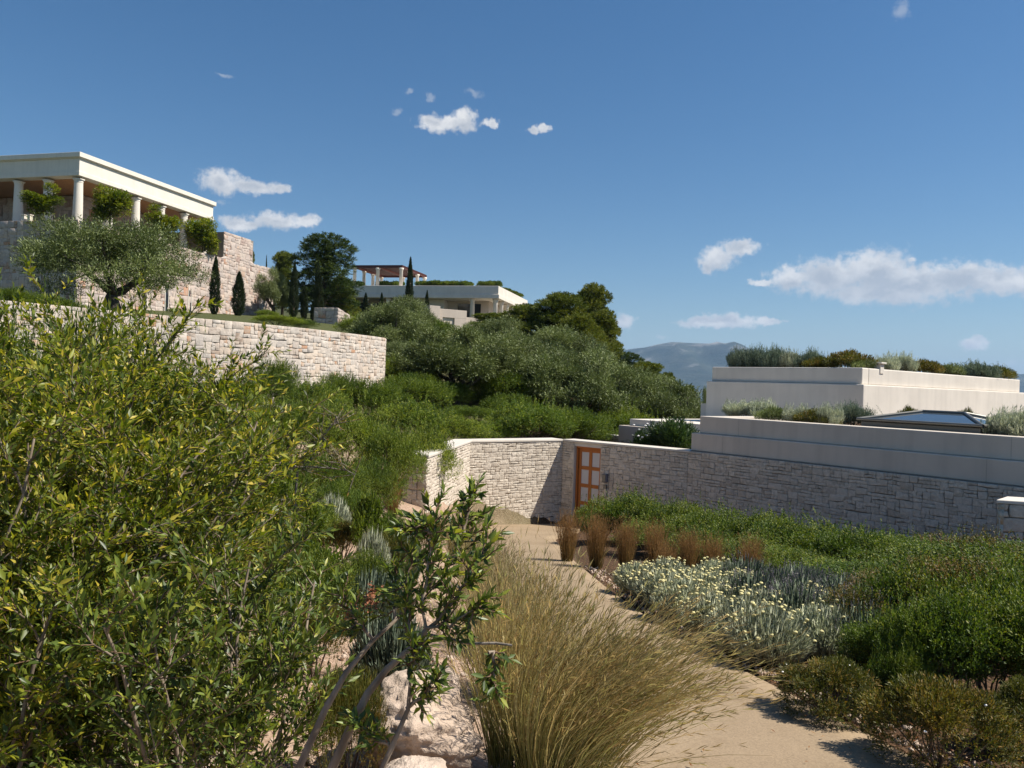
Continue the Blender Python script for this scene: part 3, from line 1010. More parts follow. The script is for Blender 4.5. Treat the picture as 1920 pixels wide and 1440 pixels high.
# curved retaining wall ---------------------------------------------------------------------------
def build_curved():
    base = np.array([-6.3, 24.5, -1.2])
    w = thing('curved_retaining_wall', 'sunlit pale pink rubble retaining wall curving round at its end', 'wall', base)
    link('core', core_mesh(CURVED, -2.2, 1.44, 0.55, M['mortar_pale'], base, d0=-.03), w)
    stone_face(w, [(CURVED[1:], -1.9, 1.50)], M['stone_pink'], (0.118, 0.105), RUBBLE, 41, gap=0.004, proud=0.012, limit=300, hidden=-2.0)


build_curved()


# temple pavilion on its stone podium -----------------------------------------------------------
TC = px(150, 284, 55.0)
TF = Frame((TC[0], TC[1]), (0.265, 1.0), (-1.0, 0.265))       # a: along the sunlit side, b: along the shaded front
TZ = TC[2]


def build_temple():
    zc1, z0 = TZ - 1.56, 9.95
    base = TF.p(7, 6, z0)
    t = thing('columned_pavilion', 'white columned pavilion with flat entablature on the stone podium', 'pavilion', base)
    LA, LB = 15.4, 15.0
    b = Boxes(TF)
    zs = TZ - 0.40
    b.box(0.18, LA - .18, 0.18, LB - .18, zc1, zs)
    b.build('fascia', M['white_stone'], t, bevel=.02)
    b = Boxes(TF)
    b.box(0.10, LA - .10, 0.10, LB - .10, zs, zs + .06)
    b.box(0.0, LA, 0.0, LB, zs + .062, TZ)
    b.build('cornice', M['white_stone'], t, bevel=.02)
    Boxes(TF).box(0.14, LA - .14, 0.14, LB - .14, zc1 - 0.05, zc1 + .25).build('architrave', M['white_stone'], t, bevel=.02)
    Boxes(TF).box(0.95, LA - .95, 0.95, LB - .95, zc1 - 0.055, zc1 - .052 + .02).build('soffit', M['soffit'], t)
    # soffit boards run round the inside of the colonnade
    for k in range(10):
        Boxes(TF).box(0.98, LA - 1.0, 1.05 + k * 0.34, 1.05 + k * 0.34 + 0.30, zc1 - 0.085, zc1 - .056).build('soffit_board', M['soffit'], t)
    # columns
    H = zc1 - 0.05 - z0
    R = 0.33

    def column(a, bb):
        prof = [(R * 1.0, z0), (R * 1.0, z0 + .3), (R * .98, z0 + H * .4), (R * .86, z0 + H - .42), (R * .86, z0 + H - .40), (R * .92, z0 + H - .38), (R * .92, z0 + H - .34), (R * .88, z0 + H - .33), (R * 1.0, z0 + H - .24), (R * 1.26, z0 + H - .155)]
        c = Boxes(TF).lathe(a, bb, prof, 22).build('column', M['white_stone'], t, smooth=True)
        Boxes(TF).box(a - R * 1.28, a + R * 1.28, bb - R * 1.28, bb + R * 1.28, z0 + H - .152, z0 + H - .002).build('abacus', M['white_stone'], c)
        return c
    for k in range(6):
        column(0.62 + k * (LA - 1.24) / 5, 0.62)
    for k in range(1, 6):
        column(0.62, 0.62 + k * 2.62)
    # inner stone room, dark behind the colonnade
    base_np = np.array(base)
    rw = thing('pavilion_stone_room', 'shaded rubble stone room wall behind the white columns', 'room', TF.p(8, 8, z0))
    Boxes(TF).box(5.24, LA - 1, 4.64, LB - 1, z0, zc1 - .1).build('core', M['mortar_dark'], rw)
    pA, pB, pC = TF.p(5.2, LB - 1, 0), TF.p(5.2, 4.6, 0), TF.p(LA - 1, 4.6, 0)
    stone_face(rw, [([pA[:2], pB[:2]], z0, zc1 - .12), ([pB[:2], pC[:2]], z0, zc1 - .12)], M['stone_temple'], (0.34, 0.30), RUBBLE, 52, gap=0.008, proud=0.018, limit=120, hidden=-50)
    # podium
    zp = 10.15
    off = 1.25
    pd = thing('stone_podium', 'tall pink rubble stone podium carrying the columned pavilion', 'wall', TF.p(2, 2, 4.5))
    pb = np.array(pd.location)
    b = Boxes(TF)
    b.box(-off + .04, 14.9, -off + .04, 20, 2.5, zp - .04)
    b.box(14.9, 19.4, -off + .04, 20, 2.5, 12.45)
    b.box(19.4, 23.0, -off + .04, 20, 2.5, 10.35)
    b.build('core', M['mortar_pale'], pd)

    def P2(a, bb):
        return TF.p(a, bb, 0)[:2]

    def top(s):
        a = s - off
        return zp if a < 14.9 else (12.5 if a < 19.4 else 10.4)
    run = [P2(-off, -off), P2(23.0, -off)]
    slits = [(off + 7.6, off + 7.95, 3, 6.9), (off + 10.4, off + 10.75, 3, 6.9), (off + 21.1, off + 21.5, 3, 7.1), (off + 5.2, off + 5.55, 3, 6.9)]
    stone_face(pd, [(run, 3.4, top)], M['stone_temple'], (0.27, 0.24), RUBBLE, 51, gap=0.008, proud=0.018, limit=300, holes=slits, hidden=3.0)
    pf = thing('podium_front', 'shaded pink rubble front wall below the pavilion columns', 'wall', TF.p(-off, 6, 4.5))
    stone_face(pf, [([P2(-off, 16), P2(-off, -off)], 3.4, zp)], M['stone_temple'], (0.27, 0.24), RUBBLE, 53, gap=0.008, proud=0.018, limit=300, hidden=3.0)
    Boxes(TF).box(-off + .035, -off + .3, -off + .02, 16, 3.0, zp - .05).build('core', M['mortar_pale'], pf)
    for (s0, s1, za, zb) in slits:
        Boxes(TF).box(s0 - off - .02, s1 - off + .02, -off - .004, -off + .1, za, zb).build('slit_window', M['dark_glass'], pd)
        for ss in (s0 - .06, s1):
            Boxes(TF).box(ss - off, ss - off + .06, -off - .05, -off + .02, za, zb + .05).build('reveal', M['white_stone'], pd)
    # small white posts on the parapet
    for bb in (3.4, 2.9):
        o = Boxes(TF).box(-off + .1, -off + .35, bb, bb + .25, zp - .04, zp + .40).box(-off + .06, -off + .39, bb - .04, bb + .29, zp + .402, zp + .45).build('parapet_post', M['white_stone'], None, bevel=.01)
        tag(o, 'small square white post on the podium parapet', 'post', 'white posts on the podium parapet')


build_temple()


# far villa with roof pergola ------------------------------------------------------------------
def build_villa():
    P1 = px(935, 536, 95.0)
    P0 = px(577, 535, 101.0)
    fx = unit((P0 - P1)[:2])
    VF = Frame((P1[0], P1[1]), fx, (-fx[1] * -1, 0) if False else (fx[1], -fx[0]))
    zt = P1[2]
    L = float(np.linalg.norm((P0 - P1)[:2])) + 1.0
    Dp = 16.0
    v = thing('flat_roofed_villa', 'long white flat roofed villa among trees with dark recessed windows', 'villa', VF.p(L / 2, 6, 6.0))
    Boxes(VF).box(0, L, 0, Dp, zt - 1.05, zt).build('roof_fascia', M['white'], v, bevel=.03)
    Boxes(VF).box(-.12, L + .12, -.12, Dp + .12, zt - 1.52, zt - 1.052).build('roof_edge', M['white'], v, bevel=.03)
    zf = zt - 4.9
    Boxes(VF).box(2.0, L - 1.5, 3.0, Dp - 1, zf, zt - 1.53).build('wall', M['beige'], v)
    # bays: dark openings and pale piers
    k = 0
    for a0, a1 in ((3.0, 6.0), (12.2, 14.0), (14.6, 17.4), (18.0, 20.8), (21.2, 23.0)):
        w = Boxes(VF).box(a0, a1, 2.92, 2.99, zf + .1, zt - 1.9).build('window', M['dark_glass'], v)
        n = 3
        for q in range(n + 1):
            aa = a0 + (a1 - a0) * q / n
            Boxes(VF).box(aa - .05, aa + .05, 2.86, 2.915, zf + .1, zt - 1.9).build('window_bar', M['pergola'], w)
    Boxes(VF).box(7.4, 11.8, 1.6, 3.0, zf, zt - 1.54).build('bay_wall', M['coping'], v)
    for a in (0.5, 3.4, 11.5, 14.4, 17.4, 20.4, 23.3):
        Boxes(VF).lathe(a, 0.6, [(.30, zf), (.27, zt - 1.9), (.36, zt - 1.7), (.36, zt - 1.54)], 14).build('column', M['white'], v, smooth=True)
    for bb in (3.4, 6.2, 9.0):
        Boxes(VF).lathe(0.5, bb, [(.30, zf), (.27, zt - 1.9), (.36, zt - 1.7), (.36, zt - 1.54)], 14).build('column', M['white'], v, smooth=True)
    Boxes(VF).box(-.5, L + .5, -.5, Dp, zf - 2.5, zf).build('plinth', M['coping'], v)
    # pergola
    A = px(858, 497, 99.0)

    def loc(u, vv, y):
        q = px(u, vv, y)[:2] - VF.o
        return float(q @ VF.ex), float(q @ VF.ey)
    zp = px(753, 497, 99.0)[2]
    a_r, b_f = loc(752, 497, 99.0)
    a_l, _ = loc(668, 497, 101.0)
    depth = 9.0
    pg = thing('roof_pergola', 'dark slatted pergola on white columns on the villa roof', 'pergola', VF.p((a_l + a_r) / 2, b_f, zt))
    nsl = 40
    for k in range(nsl):
        t = b_f + k * depth / nsl
        Boxes(VF).box(a_r - .2, a_l + .3, t, t + .13, zp - .12, zp).build('slat', M['pergola'], pg)
    for aa in (a_r - .1, (a_l + a_r) / 2 - .09, a_l):
        Boxes(VF).box(aa, aa + .18, b_f - .05, b_f + depth, zp - .34, zp - .122).build('beam', M['pergola'], pg)
    for bb in (b_f, b_f + depth - .25):
        Boxes(VF).box(a_r - .2, a_l + .3, bb, bb + .16, zp - .345, zp - .118).build('beam', M['pergola'], pg)
    for aa in (a_r, (a_l + a_r) / 2, a_l):
        for q in range(4):
            bb = b_f + .15 + q * (depth - .5) / 3
            if q in (1, 2) and aa == (a_l + a_r) / 2:
                continue
            Boxes(VF).lathe(aa, bb, [(.24, zt - .05), (.21, zp - .62), (.30, zp - .5), (.30, zp - .346)], 12).build('column', M['white_stone'], pg, smooth=True)
    return VF, zt, L


VF, VZT, VL = build_villa()


def build_annex():
    P = px(823, 578, 78.0)
    fr = Frame((P[0], P[1]), (0.86, 0.50), (-0.50, 0.86))
    zt = P[2]
    an = thing('beige_annex', 'low beige rendered annex wall with a shuttered opening below the villa', 'annex', fr.p(1.5, 1, zt - 3))
    Boxes(fr).box(0, 3.1, 0, .5, zt - .85, zt - .02).box(0, .45, 0.001, .499, zt - 3.5, zt - .852).box(1.75, 3.1, 0.001, .499, zt - 3.5, zt - .852).build('wall', M['beige'], an, bevel=.02)
    Boxes(fr).box(-1.15, -.002, -.35, 4.0, zt - 3.5, zt + .18).build('pier', M['beige'], an, bevel=.02)
    for k in range(2):
        Boxes(fr).box(.46 + k * .645, .46 + k * .645 + .62, .15, .22, zt - 3.5, zt - .86).build('shutter', M['plate'], an)
    Boxes(fr).box(3.1, 6.5, 0.6, 1.0, zt - 3.5, zt - .6).build('side_wall', M['beige'], an)


build_annex()


def build_wing_wall():
    P = px(634, 577, 58.0)
    fr = Frame((P[0], P[1]), (0.62, 0.78), (-0.93, 0.20))
    zt = P[2]
    ww = thing('stone_wing_wall', 'pink rubble stone block with a sloping lit top edge behind the curved wall', 'wall', fr.p(1, 0, zt - 3))
    b = Boxes(fr)
    b.poly([(0.04, 0.04, zt - 4), (4.2, 0.04, zt - 4), (4.2, 0.04, zt - 1.6), (0.04, 0.04, zt - .02), (0.04, 1.9, zt - 4), (4.2, 1.9, zt - 4), (4.2, 1.9, zt - 1.6), (0.04, 1.9, zt - .02)],
           [(0, 1, 2, 3), (7, 6, 5, 4), (0, 3, 7, 4), (1, 5, 6, 2), (3, 2, 6, 7), (0, 4, 5, 1)])
    b.build('core', M['mortar_pale'], ww)
    p0, p1, p2 = fr.p(0, 0, 0)[:2], fr.p(4.2, 0, 0)[:2], fr.p(0, 1.9, 0)[:2]
    stone_face(ww, [([p0, p1], zt - 3.4, lambda s: zt - 1.6 * s / 4.2), ([p2, p0], zt - 3.4, zt)], M['stone_temple'], (0.30, 0.27), RUBBLE, 61, gap=0.008, proud=0.018, limit=150, hidden=-50)
    # low dark slab beside it
    Boxes(fr).box(1.9, 5.4, -1.3, -.05, zt - 2.5, zt - 1.75).build('side_slab', M['terrace'], ww)


build_wing_wall()


# terraced building at the end of the path ------------------------------------------------------
SD = unit(K1 - K0)
QD = np.array([-SD[1], SD[0]])
RF = Frame(K0, SD, QD)


def build_terraces():
    lt = thing('lower_terrace', 'cream stepped lower terrace planted on top above the stone wall', 'terrace', RF.p(6, 3, -1.5))
    z1, z2 = -1.06, -0.635
    LS = 16.0
    Boxes(RF).box(0.0, LS, 0.10, 16.0, -1.497, z1).build('step', M['terrace'], lt, bevel=.02)
    Boxes(RF).box(0.15, LS, 0.22, 0.62, z1 + .002, z2).box(0.15, 0.55, 0.622, 7.0, z1 + .002, z2 - .001).build('parapet', M['terrace'], lt, bevel=.02)
    Boxes(RF).box(0.552, LS, 0.622, 15.8, z1 + .004, z2 - .16).build('planting_bed', M['soil'], lt)
    for a in (0.95, 6.75, 9.4):       # movement joints in the render
        Boxes(RF).box(a, a + .003, .0985, .105, -1.49, z1 - .01).build('movement_joint', M['lead'], lt)
        Boxes(RF).box(a + .35, a + .353, .2185, .225, z1 + .01, z2 - .01).build('movement_joint', M['lead'], lt)
    ut = thing('upper_terrace', 'cream stepped upper terrace with roof garden above the skylight', 'terrace', RF.p(-2, 12, -1.0))
    A = px(1338, 687, 27.4)
    q = A[:2] - RF.o
    s0, q0 = float(q @ RF.ex), float(q @ RF.ey)
    Bp = px(1617, 690, 24.4)
    q = Bp[:2] - RF.o
    s1, q1 = float(q @ RF.ex), float(q @ RF.ey)
    Lu = 5.69
    UF = Frame(Bp[:2] - SD * Lu, SD, QD)
    zt = Bp[2] + .01
    zs = zt - 0.52
    Boxes(UF).box(0, Lu, 0, .4, zs + .002, zt).box(Lu - .4, Lu, .402, 12.5, zs + .002, zt - .001).box(0, .4, .402, 12.5, zs + .002, zt - .001).build('parapet', M['white'], ut, bevel=.03)
    Boxes(UF).box(.402, Lu - .402, .402, 12.5, zs - .1, zt - .14).build('planting_bed', M['soil'], ut)
    Boxes(UF).box(-.14, Lu + .12, -.12, 13.2, -1.4, zs).build('step', M['white'], ut, bevel=.03)
    Boxes(UF).box(-.5, Lu + .05, .05, 12.0, -3.4, -0.48).build('base_wall', M['coping'], ut)
    # vent cap at the corner
    c = px(1648, 690, 25.2)
    vc = thing('roof_vent', 'small white square roof vent with a flat cap on the upper terrace', 'vent', (c[0], c[1], zt - .14))
    f2 = Frame((c[0], c[1]), UF.ex, UF.ey)
    Boxes(f2).box(-.11, .11, -.11, .11, zt - .14, zt + .16).build('shaft', M['white'], vc)
    Boxes(f2).box(-.17, .17, -.17, .17, zt + .162, zt + .215).build('cap', M['white'], vc, bevel=.015)
    # skylight on the lower terrace
    sk0 = px(1592, 797, 16.6)
    q = sk0[:2] - RF.o
    a0, b0 = float(q @ RF.ex), 0.75
    sk1 = px(1808, 812, 14.6)
    a1 = float((sk1[:2] - RF.o) @ RF.ex)
    zb, ze = z2 - .14, z2 + 0.10
    Wd = 2.1
    sk = thing('pyramid_skylight', 'hipped glass skylight with grey metal frame on the lower terrace', 'skylight', RF.p((a0 + a1) / 2, b0 + 1, zb))
    Boxes(RF).box(a0, a1, b0, b0 + Wd, zb, ze).build('kerb', M['lead'], sk, bevel=.01)
    rid = 0.21
    h0 = ze + .03
    r0, r1 = a0 + .80, a1 - .72
    mb = b0 + Wd / 2
    o = 0.06
    e = [(a0 - o, b0 - o, h0), (a1 + o, b0 - o, h0), (a1 + o, b0 + Wd + o, h0), (a0 - o, b0 + Wd + o, h0), (r0, mb, h0 + rid), (r1, mb, h0 + rid)]
    for f in ((0, 1, 5, 4), (1, 2, 5), (2, 3, 4, 5), (3, 0, 4)):
        pts = [e[i] for i in f]
        low = [(p[0], p[1], p[2] - .02) for p in pts]
        n = len(pts)
        Boxes(RF).poly(pts + low, [tuple(range(n)), tuple(reversed(range(n, 2 * n)))] + [(i, i + n, (i + 1) % n + n, (i + 1) % n) for i in range(n)]).build('pane', M['skyglass'], sk)
    for (i, j) in ((0, 1), (1, 2), (2, 3), (3, 0), (0, 4), (3, 4), (1, 5), (2, 5), (4, 5)):
        p, q = RF.p(*e[i]), RF.p(*e[j])
        V, Fq = tube(np.array([p, q]) + np.array([0, 0, .012]), [.035, .035], 6)
        link('glazing_bar', np_mesh('glazing_bar', V - np.array(sk.location), Fq, M['lead']), sk)
    # low beige building and dry stone wall beyond the gate
    P = px(1160, 797, 28.5)
    f3 = Frame((P[0], P[1]), SD, QD)
    lb = thing('low_beige_building', 'low beige block with a white flat slab roof behind the oleander', 'building', f3.p(2, 2, -3))
    Boxes(f3).box(0, 7, 0, 6, -3.4, P[2]).build('wall', M['beige'], lb, bevel=.02)
    Boxes(f3).box(.25, 6.8, .3, 5.8, P[2] + .002, P[2] + .24).build('roof_slab', M['white'], lb, bevel=.02)
    Boxes(f3).box(.9, 2.0, -.004, .05, -2.35, -2.2).build('vent_slot', M['pergola'], lb)
    A = px(1056, 803, 33.0)
    B = px(1166, 806, 28.9)
    sw = thing('dry_stone_wall', 'grey dry stone wall with pale coping between shrubs and beige block', 'wall', (A[0], A[1], -3.4))
    run = [tuple(A[:2]), tuple(B[:2])]
    link('core', core_mesh(run, -3.6, A[2] - .05, .45, M['mortar_dark'], np.array(sw.location), d0=-.035), sw)
    stone_face(sw, [(run, -3.2, A[2] - .05)], M['stone_gate'], (0.14, 0.09), ASHLAR, 71, gap=.008, proud=.025, limit=200, hidden=-50)
    coping(sw, run, A[2] - .048, .45, .06, .02, M['coping'])
    return z2, UF, Lu, zt


TZ2, UF, ULU, UZT = build_terraces()


def build_haze():
    m, N, out = new_mat('clear_hazy_air')
    v = N.n('ShaderNodeVolumePrincipled', {'Color': (0.42, 0.66, 1.0, 1), 'Density': 7.0e-5, 'Anisotropy': 0.1})
    m.node_tree.links.new(v.outputs[0], out.inputs['Volume'])
    fr = Frame((0, 0), (1, 0), (0, 1))
    o = Boxes(fr).box(-14500, 14500, -3500, 17000, -66, 760).build('haze', m)
    tag(o, 'thin pale air haze over the whole valley', 'haze', kind='stuff')


build_haze()

# ------------------------------------------------------------------ vegetation tool kit
LEAF2 = (np.array([(0, 0, 0), (.48, .5, .05), (1, 0, -.04), (.48, -.5, .05)]), np.array([(0, 1, 2), (0, 2, 3)]))
LEAF6 = (np.array([(0, 0, 0), (.5, 0, -.045), (1, 0, -.12), (.28, .42, .03), (.62, .46, .01), (.28, -.42, .03), (.62, -.46, .01)]),
         np.array([(0, 1, 3), (3, 1, 4), (1, 2, 4), (0, 5, 1), (5, 6, 1), (1, 6, 2)]))
LEAF4 = (np.array([(0, 0, 0), (.5, 0, -.05), (1, 0, -.14), (.42, .5, .03), (.42, -.5, .03)]), np.array([(0, 1, 3), (3, 1, 2), (0, 4, 1), (4, 2, 1)]))
NEEDLE = (np.array([(0, .5, 0), (0, -.5, 0), (1, 0, 0)]), np.array([(0, 1, 2)]))
ROUND = (np.array([(0, 0, 0), (.3, .46, .05), (.75, .42, .03), (1, 0, -.05), (.75, -.42, .03), (.3, -.46, .05)]),
         np.array([(0, 1, 2), (0, 2, 3), (0, 3, 4), (0, 4, 5)]))


def leaf_frames(d, rng, upmix=0.6):
    r = rand_dirs(len(d), rng) * (1 - upmix) + np.array([0, 0, upmix])
    w = unit(np.cross(d, r))
    return w, np.cross(w, d)


def leaves(pos, d, L, W, tm, rng, upmix=0.6, rnd=None, frames=None):
    T, FT = tm
    n = len(pos)
    w, nn = frames if frames is not None else leaf_frames(d, rng, upmix)
    L = np.broadcast_to(np.asarray(L, float), (n,))[:, None, None]
    W = np.broadcast_to(np.asarray(W, float), (n,))[:, None, None]
    V = pos[:, None, :] + T[None, :, 0, None] * L * d[:, None, :] + T[None, :, 1, None] * W * w[:, None, :] + T[None, :, 2, None] * L * nn[:, None, :]
    k = len(T)
    F = (FT[None] + (np.arange(n) * k)[:, None, None]).reshape(-1, FT.shape[1])
    rnd = rng.random(n) if rnd is None else rnd
    return V.reshape(-1, 3), F, np.repeat(rnd, k)


class Leafage:
    def __init__(self):
        self.V, self.F, self.R, self.n = [], [], [], 0

    def add(self, VFR):
        V, F, R = VFR
        self.V.append(V)
        self.F.append(F + self.n)
        self.R.append(R)
        self.n += len(V)

    def mesh(self, name, mat):
        return np_mesh(name, np.concatenate(self.V), np.concatenate(self.F), mat, {'rnd': np.concatenate(self.R)})


def perp(d):
    a = unit(np.cross(d, np.array([0.23, 0.41, 0.88])))
    return a, np.cross(d, a)


def sprig_leaves(tip, sd, sl, nl, ll, lw, tm, rng, spread=0.8, upmix=.6, tone=None):
    """nl leaves along each sprig ending at tip with direction sd"""
    n = len(tip)
    t = (np.arange(nl) + .5) / nl
    sl = np.broadcast_to(np.asarray(sl, float), (n,))
    pos = tip[:, None, :] - sd[:, None, :] * (sl[:, None] * (1 - t)[None, :])[..., None]
    a, b = perp(sd)
    ph = np.arange(nl)[None, :] * 2.4 + rng.random((n, 1)) * 6.3 + rng.normal(size=(n, nl)) * .3
    sp = spread * (1.1 - .6 * t)[None, :] + rng.normal(size=(n, nl)) * .15
    ld = sd[:, None, :] * np.cos(sp)[..., None] + (a[:, None, :] * np.cos(ph)[..., None] + b[:, None, :] * np.sin(ph)[..., None]) * np.sin(sp)[..., None]
    ld = unit(ld).reshape(-1, 3)
    m = n * nl
    L = ll * (0.7 + .6 * rng.random(m))
    rnd = rng.random(m) if tone is None else np.clip(np.repeat(tone, nl) + rng.normal(size=m) * .12, 0, .999)
    return leaves(pos.reshape(-1, 3), ld, L, L * (lw / ll), tm, rng, upmix, rnd)


def crown(clumps, n, sl, nl, ll, lw, tm, rng, spread=.8, up=.35, inner=.6, low=.45, upmix=.6, rand=.4, tone=True):
    C = np.array([c for c, r in clumps], float)
    R = np.array([r for c, r in clumps], float)
    if R.ndim == 1:
        R = np.repeat(R[:, None], 3, 1)
    w = np.prod(R, 1) ** (2 / 3)
    idx = rng.choice(len(C), n, p=w / w.sum())
    d = rand_dirs(n, rng)
    flip = (d[:, 2] < 0) & (rng.random(n) > low)
    d[flip, 2] *= -1
    rad = inner + (1 - inner) * np.sqrt(rng.random(n))
    tip = C[idx] + d * R[idx] * rad[:, None]
    sd = unit(d + np.array([0, 0, up]) + rand_dirs(n, rng) * rand)
    tn = np.clip(rng.normal(size=len(C)) * .16 + .5, .15, .85)[idx] + rng.normal(size=n) * .12 if tone else None
    return sprig_leaves(tip, sd, sl * (0.7 + .6 * rng.random(n)), nl, ll, lw, tm, rng, spread, upmix, tn)


def limbs(base_pts, targets, r0, r1, rng, sag=.15, n=7, sides=5):
    P = Parts()
    for b, t in zip(base_pts, targets):
        b, t = np.asarray(b, float), np.asarray(t, float)
        mid = (b + t) / 2 + rng.normal(size=3) * np.linalg.norm(t - b) * sag * .6
        mid[2] -= np.linalg.norm(t - b) * sag * .3
        c = bez(b, mid, t, n)
        c[1:-1] += rng.normal(size=(n - 2, 3)) * np.linalg.norm(t - b) * .02
        P.add(tube(c, np.linspace(r0, r1, n), sides))
    return P


def dome_clumps(n, W, H, rng, z0=.12, cr=(.26, .40)):
    out = []
    for k in range(n):
        a = k * 2.4 + rng.random()
        r = math.sqrt((k + .3) / n) * .62
        h = math.sqrt(max(0, 1 - (r / .8) ** 2))
        f = rng.uniform(*cr)
        z = H * (z0 + (.80 - z0) * h * rng.uniform(.72, 1.0)) - .1 * H
        out.append(((r * W / 2 * 1.25 * math.cos(a), r * W / 2 * 1.25 * math.sin(a), max(z, f * H * .5)), (f * W * .62, f * W * .62, f * H * .66)))
    return out


# ---- species: each returns {part name: mesh}, built at a real size (W, H)
def sp_dome(seed, W, H, mat, n, sl, nl, ll, lw, tm=LEAF2, nclump=12, stem='bark_brown', **kw):
    rng = np.random.default_rng(seed)
    cl = dome_clumps(nclump, W, H, rng)
    L = Leafage()
    shoots = kw.pop('shoots', 0)
    L.add(crown(cl, n, sl, nl, ll, lw, tm, rng, **kw))
    if shoots:
        c = [cl[i] for i in rng.integers(0, len(cl), shoots)]
        tip = np.array([np.array(q[0]) + np.array([rng.normal() * .5 * q[1][0], rng.normal() * .5 * q[1][1], q[1][2] * rng.uniform(.9, 1.6)]) for q in c])
        sd = unit(np.array([0, 0, 1.0]) + rng.normal(size=tip.shape) * .28)
        L.add(sprig_leaves(tip + sd * .05, sd, sl * 2.2, nl * 2, ll, lw, tm, rng, .8, .6))
    P = limbs([(rng.normal() * .04 * W, rng.normal() * .04 * W, -.05) for _ in cl], [c for c, r in cl], .012 * W ** .5, .004, rng)
    return {'foliage': L.mesh('foliage', M[mat]), 'stem': P.mesh('stem', M[stem])}, W, H


def sp_olive(seed, W=6.0, H=5.0, n=6500, trunk_h=.18, mat='olive', ll=.13):
    rng = np.random.default_rng(seed)
    L = Leafage()
    fork = np.array([rng.normal() * .2, rng.normal() * .2, H * trunk_h])
    cl = []
    for k in range(34):
        a = k * 2.4 + rng.random() * .8
        r = math.sqrt((k + .5) / 34)
        z = H * (.34 + .46 * math.sqrt(max(0, 1 - r * r)) * rng.uniform(.2, 1.08) - .14 * r * rng.random())
        f = rng.uniform(.11, .19)
        cl.append(((r * W * .40 * math.cos(a), r * W * .40 * math.sin(a), z), (f * W, f * W, f * H * .9)))
    L.add(crown(cl, n, .42, 8, ll, ll * .27, LEAF2, rng, spread=.75, up=.25, inner=.4, low=.6, rand=.55))
    P = Parts()
    tr = np.array([(0, 0, -.2), (.05, .03, H * .08), (fork[0] * .4, fork[1] * .4, H * .17), fork])
    P.add(tube(tr + rng.normal(size=tr.shape) * .03, [.34, .25, .21, .17], 9))
    mains = []
    for k in range(5):
        a = k * 1.257 + rng.random() * .5
        e = fork + np.array([math.cos(a) * W * .17, math.sin(a) * W * .17, H * rng.uniform(.12, .26)])
        c = bez(fork - (0, 0, .1), (fork + e) / 2 + np.array([math.cos(a) * .25, math.sin(a) * .25, -.12]), e, 7) + rng.normal(size=(7, 3)) * .03
        P.add(tube(c, np.linspace(.13, .06, 7), 7))
        mains.append(e)
    for c, r in cl:
        b = min(mains, key=lambda m: np.linalg.norm(np.array(c) - m))
        m = (b + np.array(c)) / 2 + rng.normal(size=3) * .15
        P.add(tube(bez(b, m, c, 6), np.linspace(.055, .012, 6), 5))
    return {'crown': L.mesh('crown', M[mat]), 'trunk': P.mesh('trunk', M['bark_dark'])}, W, H


def sp_pine(seed, W=5.0, H=8.0, n=5200, mat='pine', nclump=30, open_=0.0):
    rng = np.random.default_rng(seed)
    cl = []
    for k in range(nclump):
        h = .14 + .82 * (k + .5) / nclump
        rr = math.sin(min(1, (1.05 - h) * 1.5) * math.pi / 2) * (1 - open_ * rng.random())
        a = k * 2.4 + rng.normal() * .3
        r = rng.uniform(.3, .95) * rr
        f = rng.uniform(.14, .22)
        cl.append(((r * W * .42 * math.cos(a), r * W * .42 * math.sin(a), h * H), (f * W, f * W, f * W * .72)))
    L = Leafage()
    L.add(crown(cl, n, .24, 10, .20, .046, LEAF2, rng, spread=.85, up=.5, inner=.5, low=.5, rand=.4, upmix=.3))
    P = Parts()
    tr = np.array([(0, 0, -.3), (.08, .05, H * .3), (-.05, .1, H * .6), (.05, 0, H * .93)])
    P.add(tube(tr, [.20, .15, .10, .03], 8))
    for c, r in cl:
        zb = max(H * .2, c[2] - .14 * H)
        b = np.array([np.interp(zb, tr[:, 2], tr[:, 0]), np.interp(zb, tr[:, 2], tr[:, 1]), zb])
        P.add(tube(bez(b, (b + np.array(c)) / 2 + np.array([0, 0, -.1]), c, 5), np.linspace(.06, .015, 5), 5))
    return {'crown': L.mesh('crown', M[mat]), 'trunk': P.mesh('trunk', M['bark_brown'])}, W, H


def sp_cypress(seed, W=.8, H=5.0, n=2600):
    rng = np.random.default_rng(seed)
    h = rng.random(n) ** .85
    prof = np.interp(h, [0, .08, .3, .6, .85, .97, 1], [.45, .8, 1, .82, .42, .14, .02])
    a = rng.random(n) * 6.283
    lump = 1 + .16 * np.sin(a * 3 + h * 19) + .10 * np.sin(a * 5 - h * 31)
    r = prof * W / 2 * lump * np.sqrt(rng.uniform(.45, 1, n))
    tip = np.stack([r * np.cos(a), r * np.sin(a), h * H * .97 + .1], -1)
    sd = unit(np.stack([np.cos(a) * .32, np.sin(a) * .32, np.ones(n)], -1) + rng.normal(size=(n, 3)) * .12)
    L = Leafage()
    L.add(sprig_leaves(tip, sd, .22, 8, .11, .022, LEAF2, rng, .35, .3))
    P = Parts()
    P.add(tube([(0, 0, -.2), (0, 0, H * .5), (0, 0, H * .93)], [.09, .06, .01], 6))
    return {'crown': L.mesh('crown', M['cypress']), 'trunk': P.mesh('trunk', M['bark_brown'])}, W, H


